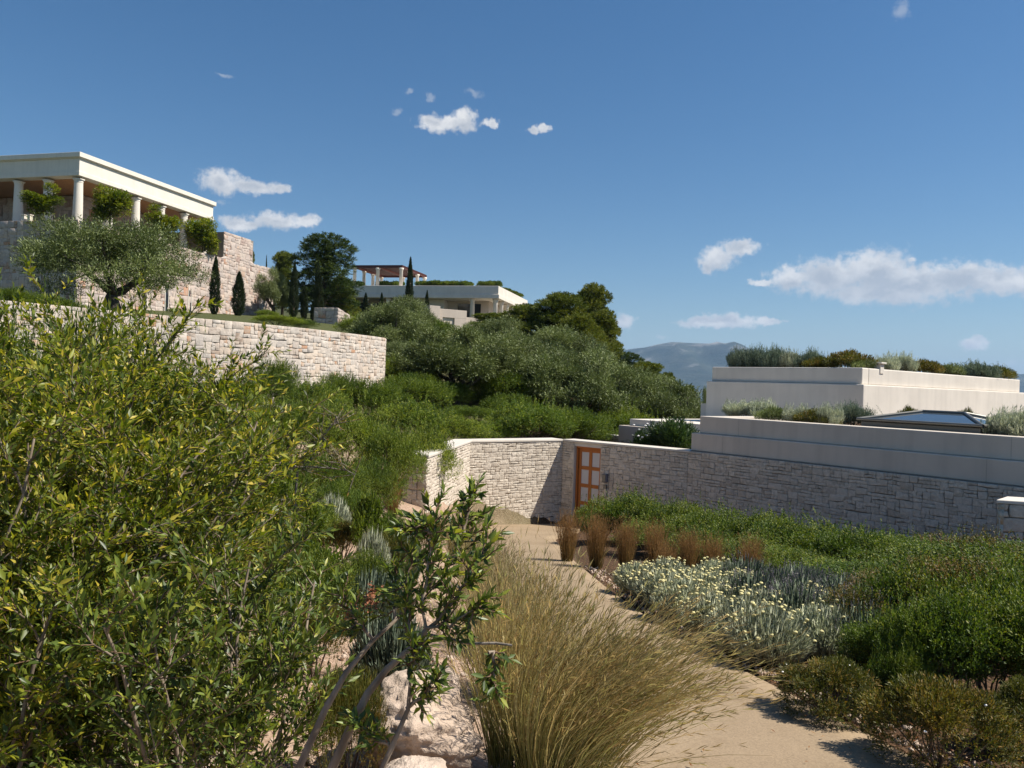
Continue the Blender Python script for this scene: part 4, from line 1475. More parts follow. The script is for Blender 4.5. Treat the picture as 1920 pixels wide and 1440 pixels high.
def sp_citrus(seed, W=2.0, H=2.6, n=1500):
    rng = np.random.default_rng(seed)
    cl = [((rng.normal() * .13 * W, rng.normal() * .13 * W, H * .55 + rng.normal() * .17 * H), (rng.uniform(.17, .25) * W, rng.uniform(.17, .25) * W, rng.uniform(.17, .25) * H)) for _ in range(16)]
    L = Leafage()
    L.add(crown(cl, n, .2, 7, .11, .05, LEAF2, rng, spread=.95, up=.3, inner=.55, low=.8))
    P = limbs([(0, 0, H * .25)] * 6, [c for c, r in cl[:6]], .03, .01, rng)
    P.add(tube([(0, 0, -.05), (0, 0, H * .3)], [.05, .04], 7))
    return {'crown': L.mesh('crown', M['citrus']), 'trunk': P.mesh('trunk', M['bark_brown'])}, W, H


def blades(n, base_r, L, spread, bend, wind, width, rng, seg=5, lo=.6, droop=.25, base_xy=None):
    """curved tapering ribbons; returns V, F(quads), rnd, along and end points"""
    a = rng.random(n) * 6.283
    r = np.sqrt(rng.random(n)) * base_r
    base = np.stack([r * np.cos(a), r * np.sin(a), np.full(n, -.03)], -1) if base_xy is None else np.c_[base_xy, np.full(n, -.03)]
    out = np.stack([np.cos(a), np.sin(a), np.zeros(n)], -1) * (r / base_r)[:, None]
    sp = spread * (0.25 + .9 * rng.random(n))
    d0 = unit(np.array([0, 0, 1.0]) + out * sp[:, None] + rng.normal(size=(n, 3)) * .10)
    LL = L * (lo + (1 - lo) * rng.random(n) ** .7)
    hb = out * bend + np.asarray(wind)[None, :] + rng.normal(size=(n, 3)) * .10
    hb[:, 2] -= droop * rng.random(n)
    odd = rng.random(n) < .07
    hb[odd] += rng.normal(size=(int(odd.sum()), 3)) * .45
    LL[odd] *= rng.uniform(.4, .9, int(odd.sum()))
    t = np.linspace(0, 1, seg + 1)
    P = base[:, None, :] + LL[:, None, None] * (d0[:, None, :] * t[None, :, None] + hb[:, None, :] * (t ** 2.2)[None, :, None] * .5)
    T = unit(np.gradient(P, axis=1))
    side = unit(np.cross(T, unit(rng.normal(size=(n, 3)))[:, None, :]))
    wd = width * (0.6 + .8 * rng.random(n))[:, None] * np.clip(1.05 - t ** 1.6, .12, 1)[None, :]
    A, B = P + side * wd[..., None] / 2, P - side * wd[..., None] / 2
    V = np.stack([A, B], 2).reshape(-1, 3)
    k = 2 * (seg + 1)
    q = np.array([(2 * i, 2 * i + 1, 2 * i + 3, 2 * i + 2) for i in range(seg)])
    F = (q[None] + (np.arange(n) * k)[:, None, None]).reshape(-1, 4)
    rn = rng.random(n)
    return V, F, np.repeat(rn, k), np.tile(np.repeat(t, 2), n), P, T, rn


def sp_tuft(seed, n, base_r, L, spread, bend, wind, width, mat, heads=0.0, seg=5, lo=.6, droop=.25, head_len=.05):
    rng = np.random.default_rng(seed)
    V, F, R, A, P, T, rn = blades(n, base_r, L, spread, bend, wind, width, rng, seg, lo, droop)
    parts = {'blades': np_mesh('blades', V, F, M[mat], {'rnd': R, 'along': A})}
    if heads > 0:                              # loose seed heads: short spikelets set along the last third of the stalks
        sel = np.where(rng.random(n) < heads)[0]
        m = 9
        tt = np.sort(rng.uniform(.66, 1.0, (len(sel), m)), 1) * seg
        i0 = np.minimum(tt.astype(int), seg - 1)
        f = (tt - i0)[..., None]
        pos = P[sel[:, None], i0] * (1 - f) + P[sel[:, None], i0 + 1] * f
        dr = T[sel[:, None], i0]
        d = unit(dr + rng.normal(size=dr.shape) * .28).reshape(-1, 3)
        LL = head_len * rng.uniform(.5, 1.2, len(d))
        Vh, Fh, Rh = leaves(pos.reshape(-1, 3), d, LL, LL * .07, LEAF2, rng, .3, np.repeat(rn[sel], m))
        parts['seed_heads'] = np_mesh('seed_heads', Vh, Fh, M[mat], {'rnd': Rh, 'along': np.full(len(Vh), .85)})
    Ht = P[..., 2].max()
    return parts, 2 * base_r + L * .5, Ht


def spikes(seed, W, H, n, mat, width=.006, heads=None, spread=.75, seg=3, leafy=True, hm='mauve'):
    """lavender, santolina and helichrysum: many fine upright stems from a mound"""
    rng = np.random.default_rng(seed)
    a = rng.random(n) * 6.283
    r = np.sqrt(rng.random(n))
    base = np.stack([r * np.cos(a) * W * .30, r * np.sin(a) * W * .30, rng.random(n) * H * .25], -1)
    top_h = H * (np.sqrt(np.clip(1 - (r * .86) ** 2, .12, 1))) * rng.uniform(.72, 1.05, n)
    tip = np.stack([r * np.cos(a) * W * .5, r * np.sin(a) * W * .5, np.maximum(top_h, H * .2)], -1) + rng.normal(size=(n, 3)) * .012
    d = unit(tip - base)
    L = Leafage()
    LL = np.linalg.norm(tip - base, axis=1)
    L.add(leaves(base, d, LL, width, LEAF2, rng, .2))
    if leafy:
        L.add(sprig_leaves(tip - d * (LL * .15)[:, None], d, LL * .75, 9, .036, .0075, LEAF2, rng, .55, .3))
    parts = {'foliage': L.mesh('foliage', M[mat])}
    if heads == 'spike':
        s = rng.random(n) < .12
        Lh = Leafage()
        Lh.add(sprig_leaves(tip[s] + d[s] * .05, d[s], .05, 6, .014, .008, LEAF2, rng, .5, .2))
        Lh.add(leaves(tip[s] - d[s] * .02, d[s], .05, .004, NEEDLE, rng))
        parts['flower_spikes'] = Lh.mesh('flower_spikes', M[hm])
    return parts, W, H, tip, d


def flower_mesh(seed=1, r=.021):
    """flat-topped button cluster"""
    rng = np.random.default_rng(seed)
    V, F = [], []
    n = 9
    rows = [(0.15, -.012), (.75, -.006), (1.0, .002), (.85, .009), (.45, .013), (.0, .014)]
    for (k, z) in rows:
        for i in range(n):
            t = i * 6.283 / n
            rr = r * k * (1 + .12 * math.sin(3 * t + seed) + rng.normal() * .05)
            V.append((rr * math.cos(t), rr * math.sin(t), z + rng.normal() * .0015))
    for j in range(len(rows) - 1):
        for i in range(n):
            F.append((j * n + i, j * n + (i + 1) % n, (j + 1) * n + (i + 1) % n, (j + 1) * n + i))
    return np_mesh('flower_head', np.array(V), np.array(F), M['flower'], smooth=True)


FLOWERS = [flower_mesh(s) for s in range(3)]


def true_size(parts):
    me = parts.get('crown') or parts.get('foliage') or next(iter(parts.values()))
    co = np.empty(len(me.vertices) * 3, np.float32)
    me.vertices.foreach_get('co', co)
    co = co.reshape(-1, 3)
    w = np.percentile(co[:, :2], 98.5, axis=0) - np.percentile(co[:, :2], 1.5, axis=0)
    return float(w.mean()), float(np.percentile(co[:, 2], 99.2))


SIZES = {}


def put(parts, name, label, cat, loc, scale=(1, 1, 1), rz=0.0, group=None, tilt=(0, 0)):
    o = thing(name, label, cat, loc, rz, group)
    o.rotation_euler = (tilt[0], tilt[1], rz)
    o.scale = scale
    for pn, me in parts.items():
        link(pn, me, o)
    return o


def place(species, u, vtop, wpx, y, name, label, cat, group=None, rng=RNG, zbase=None, hmin=.15, sink=.03):
    """stand a plant whose top is seen at (u, vtop), wpx wide, at distance y, on the ground"""
    parts = species[0]
    key = next(iter(parts.values())).name
    if key not in SIZES:
        SIZES[key] = true_size(parts)
    W, H = SIZES[key]
    p = px(u, vtop, y)
    zb = gz(p[0], y) if zbase is None else zbase
    h = max(hmin, p[2] - zb)
    sx = wpx / F_PX * y / W
    return put(parts, name, label, cat, (p[0], y, zb - sink), (sx, sx, h / H), rng.random() * 6.28, group)


# ------------------------------------------------------------------ trees and shrubs up the hill
olA, olB, olC = sp_olive(101), sp_olive(102, 5.5, 4.6), sp_olive(103, 5.0, 5.2, 4600)
pinA, pinB = sp_pine(111), sp_pine(112, 6.0, 7.0, 4200, nclump=24)
pinD = sp_pine(113, 5.5, 8.0, 3000, 'pine_dark', 20, .5)
cyA, cyB = sp_cypress(121), sp_cypress(122, .7, 5.5)
ciA, ciB = sp_citrus(131), sp_citrus(132, 2.1, 2.4)

place(sp_olive(104, 7.0, 4.6, 7600, .22, ll=.105), 215, 425, 300, 33.0, 'olive_tree', 'wide grey green olive tree standing before the pavilion podium', 'tree')
for (u, v, w, y, sp, lab) in (
        (83, 345, 50, 53.2, ciA, 'loose yellow green citrus tree before the shaded pavilion front'),
        (208, 354, 56, 54.6, ciB, 'broad round citrus tree beside the pavilion corner column'),
        (306, 386, 50, 60.5, ciA, 'round citrus tree midway along the sunlit colonnade'),
        (382, 410, 50, 67.0, ciB, 'dark green citrus tree at the last pavilion column')):
    place(sp, u, v, w, y, 'citrus_tree', lab, 'tree', 'citrus trees along the pavilion', zbase=10.05)
for (u, v, w, y, lab) in ((405, 482, 17, 61, 'slim dark cypress against the sunlit podium wall'),
                          (449, 510, 21, 64, 'thicker dark cypress near the podium wall corner'),
                          (553, 494, 15, 66, 'tall slender cypress beside the olive behind the podium'),
                          (572, 538, 12, 67, 'short slender cypress between two taller ones'),
                          (588, 562, 9, 62, 'smallest slender cypress in the row by the stone wing wall'),
                          (600, 512, 14, 60, 'tall dark cypress at the stone wing wall'),
                          (597, 490, 12, 70, 'cypress under the dark umbrella pine'),
                          (770, 484, 13, 84, 'tall cypress rising in front of the villa roof'),
                          (801, 545, 9, 86, 'thin cypress beside the beige annex pier'),
                          (686, 549, 10, 88, 'low cypress before the first villa columns'),
                          (716, 549, 9, 88, 'low cypress before the middle villa columns'),
                          (652, 548, 9, 86, 'low cypress at the foot of the umbrella pine'),
                          (471, 457, 5, 92, 'distant cypress tip behind the podium block'),
                          (500, 480, 4, 105, 'far thin cypress spire on the skyline')):
    place(cyA if u % 2 else cyB, u, v, w, y, 'cypress_tree', lab, 'tree', 'cypress trees on the slope')
place(pinD, 612, 444, 118, 74, 'pine_tree', 'dark umbrella pine with layered crown beside the villa', 'tree', 'pines on the slope')
place(pinB, 640, 520, 60, 77, 'pine_tree', 'lower yellow green pine bough mass beside the dark umbrella pine', 'tree', 'pines on the slope')
place(pinA, 533, 474, 52, 80, 'pine_tree', 'bushy pine behind the cypress row', 'tree', 'pines on the slope')
place(pinA, 466, 466, 34, 90, 'pine_tree', 'small pine showing behind the podium block', 'tree', 'pines on the slope')
place(olB, 516, 508, 62, 72, 'olive_tree', 'grey olive tree behind the end of the podium', 'tree', 'olive trees on the slope')
for (u, v, w, y, sp, lab) in (
        (1050, 552, 165, 60, pinB, 'broad sunlit pine with rounded crown below the villa corner'),
        (1112, 538, 92, 64, pinA, 'tallest pine of the clump below the villa corner'),
        (985, 572, 130, 62, pinB, 'pine in front of the villa corner columns'),
        (925, 588, 100, 64, pinA, 'low pine hiding the beige annex side wall'),
        (1130, 585, 74, 58, pinA, 'pine at the outer edge of the clump'),
        (1085, 592, 130, 55, pinB, 'rounded pine before the tallest one'),
        (1175, 662, 70, 66, pinD, 'dark pine below the mountain flank'),
        (1215, 680, 74, 62, pinA, 'low yellow green pine below the mountain'),
        (1250, 700, 64, 60, pinB, 'sunlit low pine stepping down the slope'),
        (1290, 724, 38, 60, pinA, 'lowest pine beside the upper terrace corner')):
    place(sp, u, v, w, y, 'pine_tree', lab, 'tree', 'pines on the slope')
for (u, v, w, y, sp, lab) in (
        (1322, 732, 30, 44, olB, 'small olive tree touching the upper terrace corner'),
        (735, 572, 130, 42, olA, 'pale olive tree above the end of the curved wall'),
        (772, 558, 84, 50, olC, 'olive tree before the villa columns'),
        (790, 640, 110, 37, olC, 'olive tree between the curved wall and the grove'),
        (850, 618, 225, 31, olB, 'large olive tree with open crown above the feathery shrubs'),
        (925, 600, 130, 44, olA, 'olive tree below the beige annex'),
        (970, 630, 170, 35, olA, 'olive tree in the middle of the grove'),
        (1040, 615, 150, 45, olC, 'tall olive tree below the pine clump'),
        (1065, 660, 180, 33, olA, 'broad shaded olive tree behind the gate court'),
        (1120, 650, 140, 42, olB, 'olive tree at the shoulder of the grove'),
        (1165, 688, 150, 35, olC, 'olive tree above the dry stone wall'),
        (1245, 722, 150, 35, olB, 'low brownish olive tree behind the beige block'),
        (1205, 705, 120, 45, olA, 'olive tree below the low pines'),
        (1290, 744, 80, 38, olA, 'small olive tree at the end of the grove'),
        (742, 640, 60, 34, olC, 'olive sapling beside the curved wall end')):
    place(sp, u, v, w, y, 'olive_tree', lab, 'tree', 'olive trees on the slope')

feA = sp_dome(201, 2.4, 1.8, 'feather', 2300, .17, 9, .058, .019, nclump=18, up=.35, spread=.95, inner=.55, rand=.6, low=.5, shoots=40)
feB = sp_dome(202, 2.0, 1.7, 'feather', 2000, .17, 9, .058, .019, nclump=15, up=.35, spread=.95, inner=.55, rand=.6, low=.5, shoots=40)
feD = sp_dome(203, 2.2, 1.6, 'feather_dark', 2600, .18, 8, .065, .016, nclump=14, up=.5, spread=.8, inner=.5, low=.6)
heA = sp_dome(211, 1.5, 1.2, 'hedge', 2600, .13, 8, .034, .017, nclump=15, up=.5, spread=.9, inner=.55, low=.5, shoots=60)
heB = sp_dome(212, 1.6, 1.1, 'hedge', 2700, .13, 8, .034, .016, nclump=18, up=.55, spread=.9, inner=.55, low=.5, shoots=60)
heR = sp_dome(213, 1.5, 1.2, 'hedge_red', 2600, .12, 8, .032, .015, nclump=16, up=.5, spread=.9, inner=.55, low=.5, shoots=60)
liA = sp_dome(221, .9, .8, 'lime', 700, .12, 7, .045, .024, nclump=10, up=.5, spread=.9, inner=.5)
ciD = sp_dome(231, .9, .5, 'cistus', 2300, .07, 8, .022, .007, nclump=13, up=.7, spread=.7, inner=.5)
ciE = sp_dome(232, 1.0, .55, 'cistus', 2500, .075, 8, .022, .006, nclump=15, up=.8, spread=.65, inner=.5)
def sp_mound(seed, W, H, mat, n):
    rng = np.random.default_rng(seed)
    cl = [((0, 0, H * .22), (W * .44, W * .44, H * .60))]
    for k in range(14):
        a, e = k * 2.4 + rng.random(), rng.uniform(.25, 1.4)
        d = np.array([math.cos(a) * math.cos(e), math.sin(a) * math.cos(e), math.sin(e)])
        cl.append(((d[0] * W * .36, d[1] * W * .36, H * .22 + d[2] * H * .5), (W * .15, W * .15, H * .20)))
    L = Leafage()
    L.add(crown(cl, n, .07, 8, .024, .0075, LEAF2, rng, spread=.75, up=.35, inner=.78, low=.35, rand=.35))
    P = limbs([(0, 0, -.03)] * 14, [c for c, r in cl[1:]], .006, .003, rng)
    return {'foliage': L.mesh('foliage', M[mat]), 'stem': P.mesh('stem', M['bark_brown'])}, W, H


moA, moB = sp_mound(251, .9, .5, 'cistus', 2600), sp_mound(252, 1.0, .5, 'cistus', 2800)
olD = sp_dome(241, 1.3, 1.5, 'oleander', 620, .28, 9, .14, .022, nclump=9, up=.9, spread=.6, inner=.5)

TER = 'shrubs on the upper terraces'
for (u, v, w, y, sp, lab) in ((30, 541, 110, 29, feD, 'dark leafy bush below the podium front'), (95, 555, 100, 28, heA, 'green bush at the foot of the big olive tree'),
                              (520, 590, 90, 42, feA, 'bright low shrub below the cypress row'), (565, 596, 60, 46, heB, 'low green shrub between cypresses and curved wall'),
                              (500, 580, 40, 60, feB, 'shrub at the podium wall corner'), (325, 577, 20, 52, feB, 'thin weed clump at the podium wall foot')):
    place(sp, u, v, w, y, 'terrace_shrub', lab, 'shrub', TER)
FEA = 'feathery green shrubs on the bank'
for (u, v, w, y, sp, lab) in (
        (515, 676, 90, 21.0, feD, 'upright feathery shrub reaching up the curved wall'),
        (440, 705, 120, 18.0, feA, 'feathery shrub at the near foot of the curved wall'),
        (590, 712, 130, 21.5, feA, 'feathery shrub at the middle of the curved wall foot'),
        (640, 700, 80, 23.5, feD, 'dark feathery shrub just under the curved wall'),
        (700, 712, 120, 24.0, feD, 'dark feathery shrub below the rounded end of the curved wall'),
        (742, 668, 70, 29.5, feA, 'bright feathery shrub tucked behind the curved wall end'),
        (775, 748, 150, 22.0, feB, 'feathery shrub between curved wall and olive grove'),
        (860, 780, 130, 23.0, feA, 'low feathery shrub under the large olive'),
        (930, 788, 110, 25.0, feB, 'feathery shrub above the gate court wall'),
        (990, 752, 155, 25.5, feA, 'bright rounded feathery shrub above the court wall corner'),
        (1040, 782, 60, 27.0, feB, 'small bright feathery shrub by the dry stone wall'),
        (880, 760, 100, 27.5, feD, 'dark shrub in the shade of the grove'),
        (800, 800, 110, 17.5, feB, 'feathery shrub leaning over the court wall end'),
        (735, 795, 130, 15.0, feA, 'feathery shrub behind the court wall pier'),
        (650, 760, 150, 16.5, feB, 'wide feathery shrub in the middle of the bank'),
        (560, 745, 140, 15.5, feA, 'feathery shrub above the bare branched sapling'),
        (470, 770, 150, 13.0, feA, 'feathery shrub behind the glossy bush'),
        (690, 860, 120, 13.0, feD, 'dark shaded shrub beside the court wall pier'),
        (610, 850, 140, 12.0, feD, 'dark feathery shrub behind the sapling stem'),
        (520, 850, 120, 10.5, feB, 'feathery shrub among the lime leaved bushes')):
    place(sp, u, v, w, y, 'feathery_shrub', lab, 'shrub', FEA)

ru = np.random.default_rng(19)
for k in range(46):
    y = ru.uniform(26.5, 56)
    u = ru.uniform(735 if y < 34 else 660, 1290)
    x = px(u, 700, y)[0]
    z = gz(x, y)
    sp = (feD, feA, feD, feB)[k % 4]
    sc = ru.uniform(.8, 1.35) * (1 + (y - 26) * .012)
    put(sp[0], 'scrub_bush', 'low scrub bush filling in under the olive trees', 'shrub', (x, y, z - .05), (sc, sc, sc * ru.uniform(.7, 1.0)), ru.random() * 6.28, 'scrub under the olive grove')

# ------------------------------------------------------------------ the bank between path and bushes
BANK = 'low plants on the bank'
LIM = 'lime green leafy bushes'
for (u, v, w, y, sp, lab) in (
        (420, 800, 90, 8.5, liA, 'lime leaved bush behind the glossy bush'), (500, 862, 130, 8.0, liA, 'wide lime leaved bush on the bank'),
        (690, 925, 62, 8.6, liA, 'small lime bush beside the court wall pier'), (560, 905, 90, 7.6, liA, 'lime bush behind the sapling stem'),
        (450, 940, 130, 6.2, liA, 'yellow green bush before the lime bushes'), (570, 985, 120, 6.0, liA, 'low yellow green bush at the sapling foot'),
        (640, 1060, 90, 6.0, liA, 'low yellow green bush near the pale rock')):
    place(sp, u, v, w, y, 'lime_shrub', lab, 'shrub', LIM)
for (u, v, w, y, sp, lab) in (
        (640, 900, 110, 10.5, feD, 'dark leafy shrub between lime bushes and pier'), (585, 930, 100, 8.8, feB, 'green shrub behind the silver lavender'),
        (730, 960, 70, 9.0, feD, 'small green shrub at the foot of the pier'), (500, 945, 130, 6.6, heB, 'leafy green shrub before the lime bushes'),
        (600, 1030, 120, 5.4, heA, 'leafy green shrub beside the blue grey lavender'), (690, 1030, 90, 7.0, heB, 'low green shrub behind the blue grey lavender'),
        (540, 1080, 130, 4.7, heB, 'leafy green shrub behind the low glossy bush'), (800, 960, 70, 10.5, ciE, 'brown low shrub against the court wall'),
        (400, 900, 160, 6.6, heA, 'leafy shrub behind the reaching bush')):
    place(sp, u, v, w, y, 'bank_shrub', lab, 'shrub', BANK)
for (u, v, w, y, sp, lab) in (
        (20, 590, 190, 5.6, heA, 'dense green shrub behind the tall glossy bushes, below the big olive'), (140, 588, 190, 5.7, heB, 'dense green shrub behind the glossy bushes, before the podium corner'),
        (245, 606, 150, 5.8, heA, 'dense green shrub behind the glossy bushes, at the first stretch of curved wall'), (330, 690, 160, 6.2, heB, 'dense green shrub between glossy bushes and the curved wall foot'),
        (90, 680, 220, 5.2, heB, 'dark green shrub filling in behind the glossy bushes'), (400, 760, 170, 6.4, heA, 'leafy green shrub beyond the reaching glossy bush')):
    place(sp, u, v, w, y, 'bank_shrub', lab, 'shrub', BANK)
CIS = 'low brownish cistus mounds'
for (u, v, w, y, sp, lab) in (
        (640, 975, 80, 8.8, ciD, 'russet cistus mound with white flowers on the bank'), (735, 995, 110, 8.2, ciE, 'brown green cistus mound by the court wall end'),
        (590, 945, 70, 9.6, ciE, 'small cistus mound above the silver lavender'), (520, 1010, 110, 5.6, ciD, 'yellowish cistus mound behind the glossy bush'),
        (650, 1250, 150, 3.3, ciE, 'cistus mound at the foot of the leaning sapling'), (590, 1120, 110, 4.6, ciD, 'cistus mound beside the pink boulders')):
    place(sp, u, v, w, y, 'cistus_shrub', lab, 'shrub', CIS)

laA = spikes(301, .7, .5, 900, 'lavender', .006, None)
laB = spikes(302, .65, .6, 800, 'lavender', .006, 'spike')
siA = spikes(303, .7, .42, 1000, 'silver', .005, None)
for (u, v, w, y, sp, lab) in ((622, 932, 66, 9.6, siA, 'silver grey rounded lavender on the bank'), (700, 1075, 130, 6.0, laA, 'blue grey lavender behind the leaning sapling'),
                              (735, 1150, 130, 4.7, laA, 'grey lavender clump above the pink boulder'), (760, 1000, 60, 8.2, laA, 'small lavender clump by the grass'),
                              (700, 1000, 60, 7.6, siA, 'small silver clump beside the lime bush')):
    place(sp, u, v, w, y, 'lavender_plant', lab, 'plant', 'grey lavender clumps')


# rocks ----------------------------------------------------------------------------------
def rock(u, v, w, h, y, label, seed, squash=1.0):
    sub = 5 if w > 120 and y < 4.3 else 4
    import bmesh
    rng = np.random.default_rng(seed)
    bm = bmesh.new()
    bmesh.ops.create_icosphere(bm, subdivisions=sub, radius=1.0)
    W, H = w / F_PX * y, h / F_PX * y
    planes = [(rand_dirs(1, rng)[0], rng.uniform(.62, .9)) for _ in range(14)]
    ph = rng.random(6) * 6
    for vert in bm.verts:
        p = np.array(vert.co)
        for n, d in planes:
            k = p @ n
            if k > d:
                p = p - n * (k - d) * .85
        s = 1 + .05 * math.sin(5 * p[0] + ph[0]) * math.sin(6 * p[1] + ph[1]) + .035 * math.sin(13 * p[2] + 6 * p[0] + ph[2]) + .02 * math.sin(23 * p[0] + 19 * p[1] + ph[3]) + .05 * math.sin(31 * p[2] + 4 * p[0] + ph[4]) * math.sin(9 * p[1] + ph[5]) + rng.normal() * .02
        p = p * s
        vert.co = (p[0] * W / 2, p[1] * W / 2 * squash, p[2] * H / 2)
    c = px(u, v, y)
    me = bpy.data.meshes.new('boulder')
    bm.to_mesh(me)
    bm.free()
    me.materials.append(M['rock'])
    at = me.attributes.new('rnd', 'FLOAT', 'POINT')
    at.data.foreach_set('value', np.full(len(me.vertices), rng.uniform(.35, .7)))
    for p in me.polygons:
        p.use_smooth = True
    z = gz(c[0], y)
    o = link('boulder', me, None, (c[0], y, max(z + H * .12, min(c[2], z + H * .42))))
    o.rotation_euler = (rng.normal() * .1, rng.normal() * .1, rng.random() * 6)
    tag(o, label, 'rock', 'pink boulders on the bank', 'thing')


for i, (u, v, w, h, y, lab) in enumerate((
        (790, 1310, 230, 210, 3.5, 'big weathered pink boulder beside the golden grass'), (800, 1240, 150, 90, 4.2, 'flat pink boulder above the big one'), (760, 1425, 230, 120, 3.05, 'low weathered boulder below the big one'),
        (825, 1190, 90, 70, 4.7, 'rounded pink boulder under the pale twig'), (760, 1078, 66, 44, 6.4, 'pink boulder behind the sapling leaves'),
        (525, 1125, 90, 60, 4.6, 'pink boulder glimpsed through the glossy leaves'), (490, 1150, 60, 40, 4.2, 'small pale boulder under the glossy bush'),
        (400, 1300, 110, 60, 3.2, 'low pink boulder at the foot of the glossy bush'), (655, 1000, 22, 16, 8.4, 'small white stone among the bank shrubs'),
        (330, 1400, 150, 70, 2.6, 'flat soil coloured boulder below the glossy bush'))):
    rock(u, v, w, h, y, lab, 400 + i)


def build_gravel():
    """loose stones and fallen leaves on the bare soil of the bank and along the path edge"""
    rng = np.random.default_rng(77)
    n = 5200
    x = rng.uniform(-3.6, .2, n)
    y = rng.uniform(1.6, 9, n)
    n2 = 900
    y2 = rng.uniform(2.8, 12, n2)
    x2 = path_right(y2) + .04 + np.abs(rng.normal(size=n2)) * .12
    x, y = np.r_[x, x2], np.r_[y, y2]
    keep = (x < path_right(y) - np.interp(y, PATH_Y, PATH_W) - .05) | (x > path_right(y) + .02)
    x, y = x[keep], y[keep]
    z = ground(x, y)
    s = .006 + .022 * rng.random(len(x)) ** 3
    base = np.array([(1, 0, 0), (0, 1, 0), (-1, 0, 0), (0, -1, 0), (0, 0, 1), (0, 0, -1)], float)
    V = base[None] * (s[:, None] * rng.uniform(.6, 1.3, (len(x), 6)))[..., None] + rng.normal(size=(len(x), 6, 3)) * (s * .25)[:, None, None]
    V += np.stack([x, y, z + s * .3], -1)[:, None, :]
    f = np.array([(0, 1, 4), (1, 2, 4), (2, 3, 4), (3, 0, 4), (1, 0, 5), (2, 1, 5), (3, 2, 5), (0, 3, 5)])
    F = (f[None] + (np.arange(len(x)) * 6)[:, None, None]).reshape(-1, 3)
    o = link('gravel', np_mesh('gravel', V.reshape(-1, 3), F, M['rock'], {'rnd': np.repeat(rng.random(len(x)), 6)}))
    tag(o, 'loose pinkish gravel on the bare soil of the bank', 'gravel', kind='stuff')
    n = 2600
    y = rng.uniform(2.6, 11, n)
    x = path_right(y) + .03 + np.abs(rng.normal(size=n)) * .35
    sel = rng.random(n) < .5
    x[sel] = rng.uniform(-3.2, -.2, sel.sum())
    y[sel] = rng.uniform(1.6, 7, sel.sum())
    y[:170] = rng.uniform(3.2, 14, 170)
    x[:170] = path_right(y[:170]) - np.interp(y[:170], PATH_Y, PATH_W) * rng.random(170) ** 1.6
    z = ground(x, y)
    z[:170] = path_z(y[:170]) + .012
    d = unit(np.stack([rng.normal(size=n), rng.normal(size=n), rng.normal(size=n) * .25], -1))
    V, F, R = leaves(np.stack([x, y, z + .012], -1), d, rng.uniform(.015, .04, n), rng.uniform(.006, .012, n), LEAF2, rng, .9)
    o = link('leaf_litter', np_mesh('leaf_litter', V, F, M['litter'], {'rnd': R}))
    tag(o, 'russet fallen leaves scattered on the soil beside the path', 'leaf litter', kind='stuff')


build_gravel()

# ------------------------------------------------------------------ bed beside the path
rus = [sp_tuft(501 + k, 560, .07, .76, .10, .03, (0, 0, 0), .0034, 'russet', .5, 4, .55, .05, .04) for k in range(3)]
RUS = 'russet grass tufts along the path edge'
for (u, vb, y, s, k, lab) in (
        (1063, 1058, 12.6, 1.15, 0, 'russet grass tuft at the path mouth of the gate court'), (1117, 1072, 11.9, 1.15, 1, 'tall russet grass tuft second from the gate court'),
        (1172, 1066, 11.6, 1.05, 2, 'russet grass tuft before the shaded wall shrubs'), (1228, 1076, 11.0, 1.05, 0, 'russet grass tuft behind the first flowers'),
        (1290, 1082, 10.4, .95, 1, 'low russet grass tuft behind the flower bed'), (1335, 1085, 10.1, .9, 2, 'spreading russet grass tuft behind the flower bed'),
        (1405, 1084, 9.6, .95, 0, 'russet grass tuft above the lavender bed'), (1250, 1100, 10.0, .75, 1, 'small russet tuft among the flowers')):
    p = px(u, vb, y)
    put(rus[k][0], 'grass_tuft', lab, 'grass', (p[0], y, gz(p[0], y)), (s * 1.05, s * 1.05, s), u * .7, RUS)
p = px(735, 970, 14.4)
put(rus[1][0], 'grass_tuft', 'russet grass tuft before the court wall pier', 'grass', (p[0], 14.4, gz(p[0], 14.4)), (1.1, 1.1, 1.15), 1.0, RUS)

hel = [spikes(511 + k, .62, .40, 1300, 'silver', .0032, None, leafy=True) for k in range(3)]
HEL = 'silver everlasting clumps with cream flower heads'
rb = np.random.default_rng(9)
spots = []
for yy_ in (9.3, 8.7, 8.1, 7.5, 6.95, 6.4, 5.9):
    xr = float(path_right(yy_))
    for q in range(2 if yy_ < 6.2 else 3):
        spots.append((xr + .30 + q * .46 + rb.normal() * .05, yy_ + q * .18 + rb.normal() * .08))
for i, (x, y) in enumerate(spots):
    parts, W, H, tip, d = hel[i % 3]
    s = rb.uniform(.85, 1.1)
    o = put(parts, 'everlasting_plant', 'silver leaved everlasting clump with cream button flowers beside the path', 'plant', (x, y, gz(x, y)), (s, s, s), rb.random() * 6.28, HEL)
    top = np.where(tip[:, 2] > .20)[0]
    nh = 60 if y > 6.6 else 36
    for j in rb.choice(top, nh, replace=False):
        f = link('flower_head', FLOWERS[j % 3], o, tuple(tip[j] + d[j] * .01))
        f.rotation_euler = (rb.normal() * .25, rb.normal() * .25, rb.random() * 6)
        k = rb.uniform(.45, .98)
        f.scale = (k, k, k)
lav = [spikes(521 + k, .75, .46, 1000, 'lavender', .005, 'spike', leafy=True) for k in range(2)]
LAV = 'grey green lavender clumps behind the flowers'
for i, (x, y) in enumerate(((2.75, 9.0), (3.2, 8.5), (2.85, 8.1), (3.35, 7.7), (2.75, 7.3), (3.25, 7.0), (2.85, 6.55), (3.3, 6.3), (2.75, 6.0), (3.15, 5.7), (2.5, 6.7), (2.45, 7.7))):
    put(lav[i % 2][0], 'lavender_plant', 'spiky grey green lavender clump between flowers and hedge', 'plant', (x, y, gz(x, y)), (1, 1, 1.0), i * 1.3, LAV)
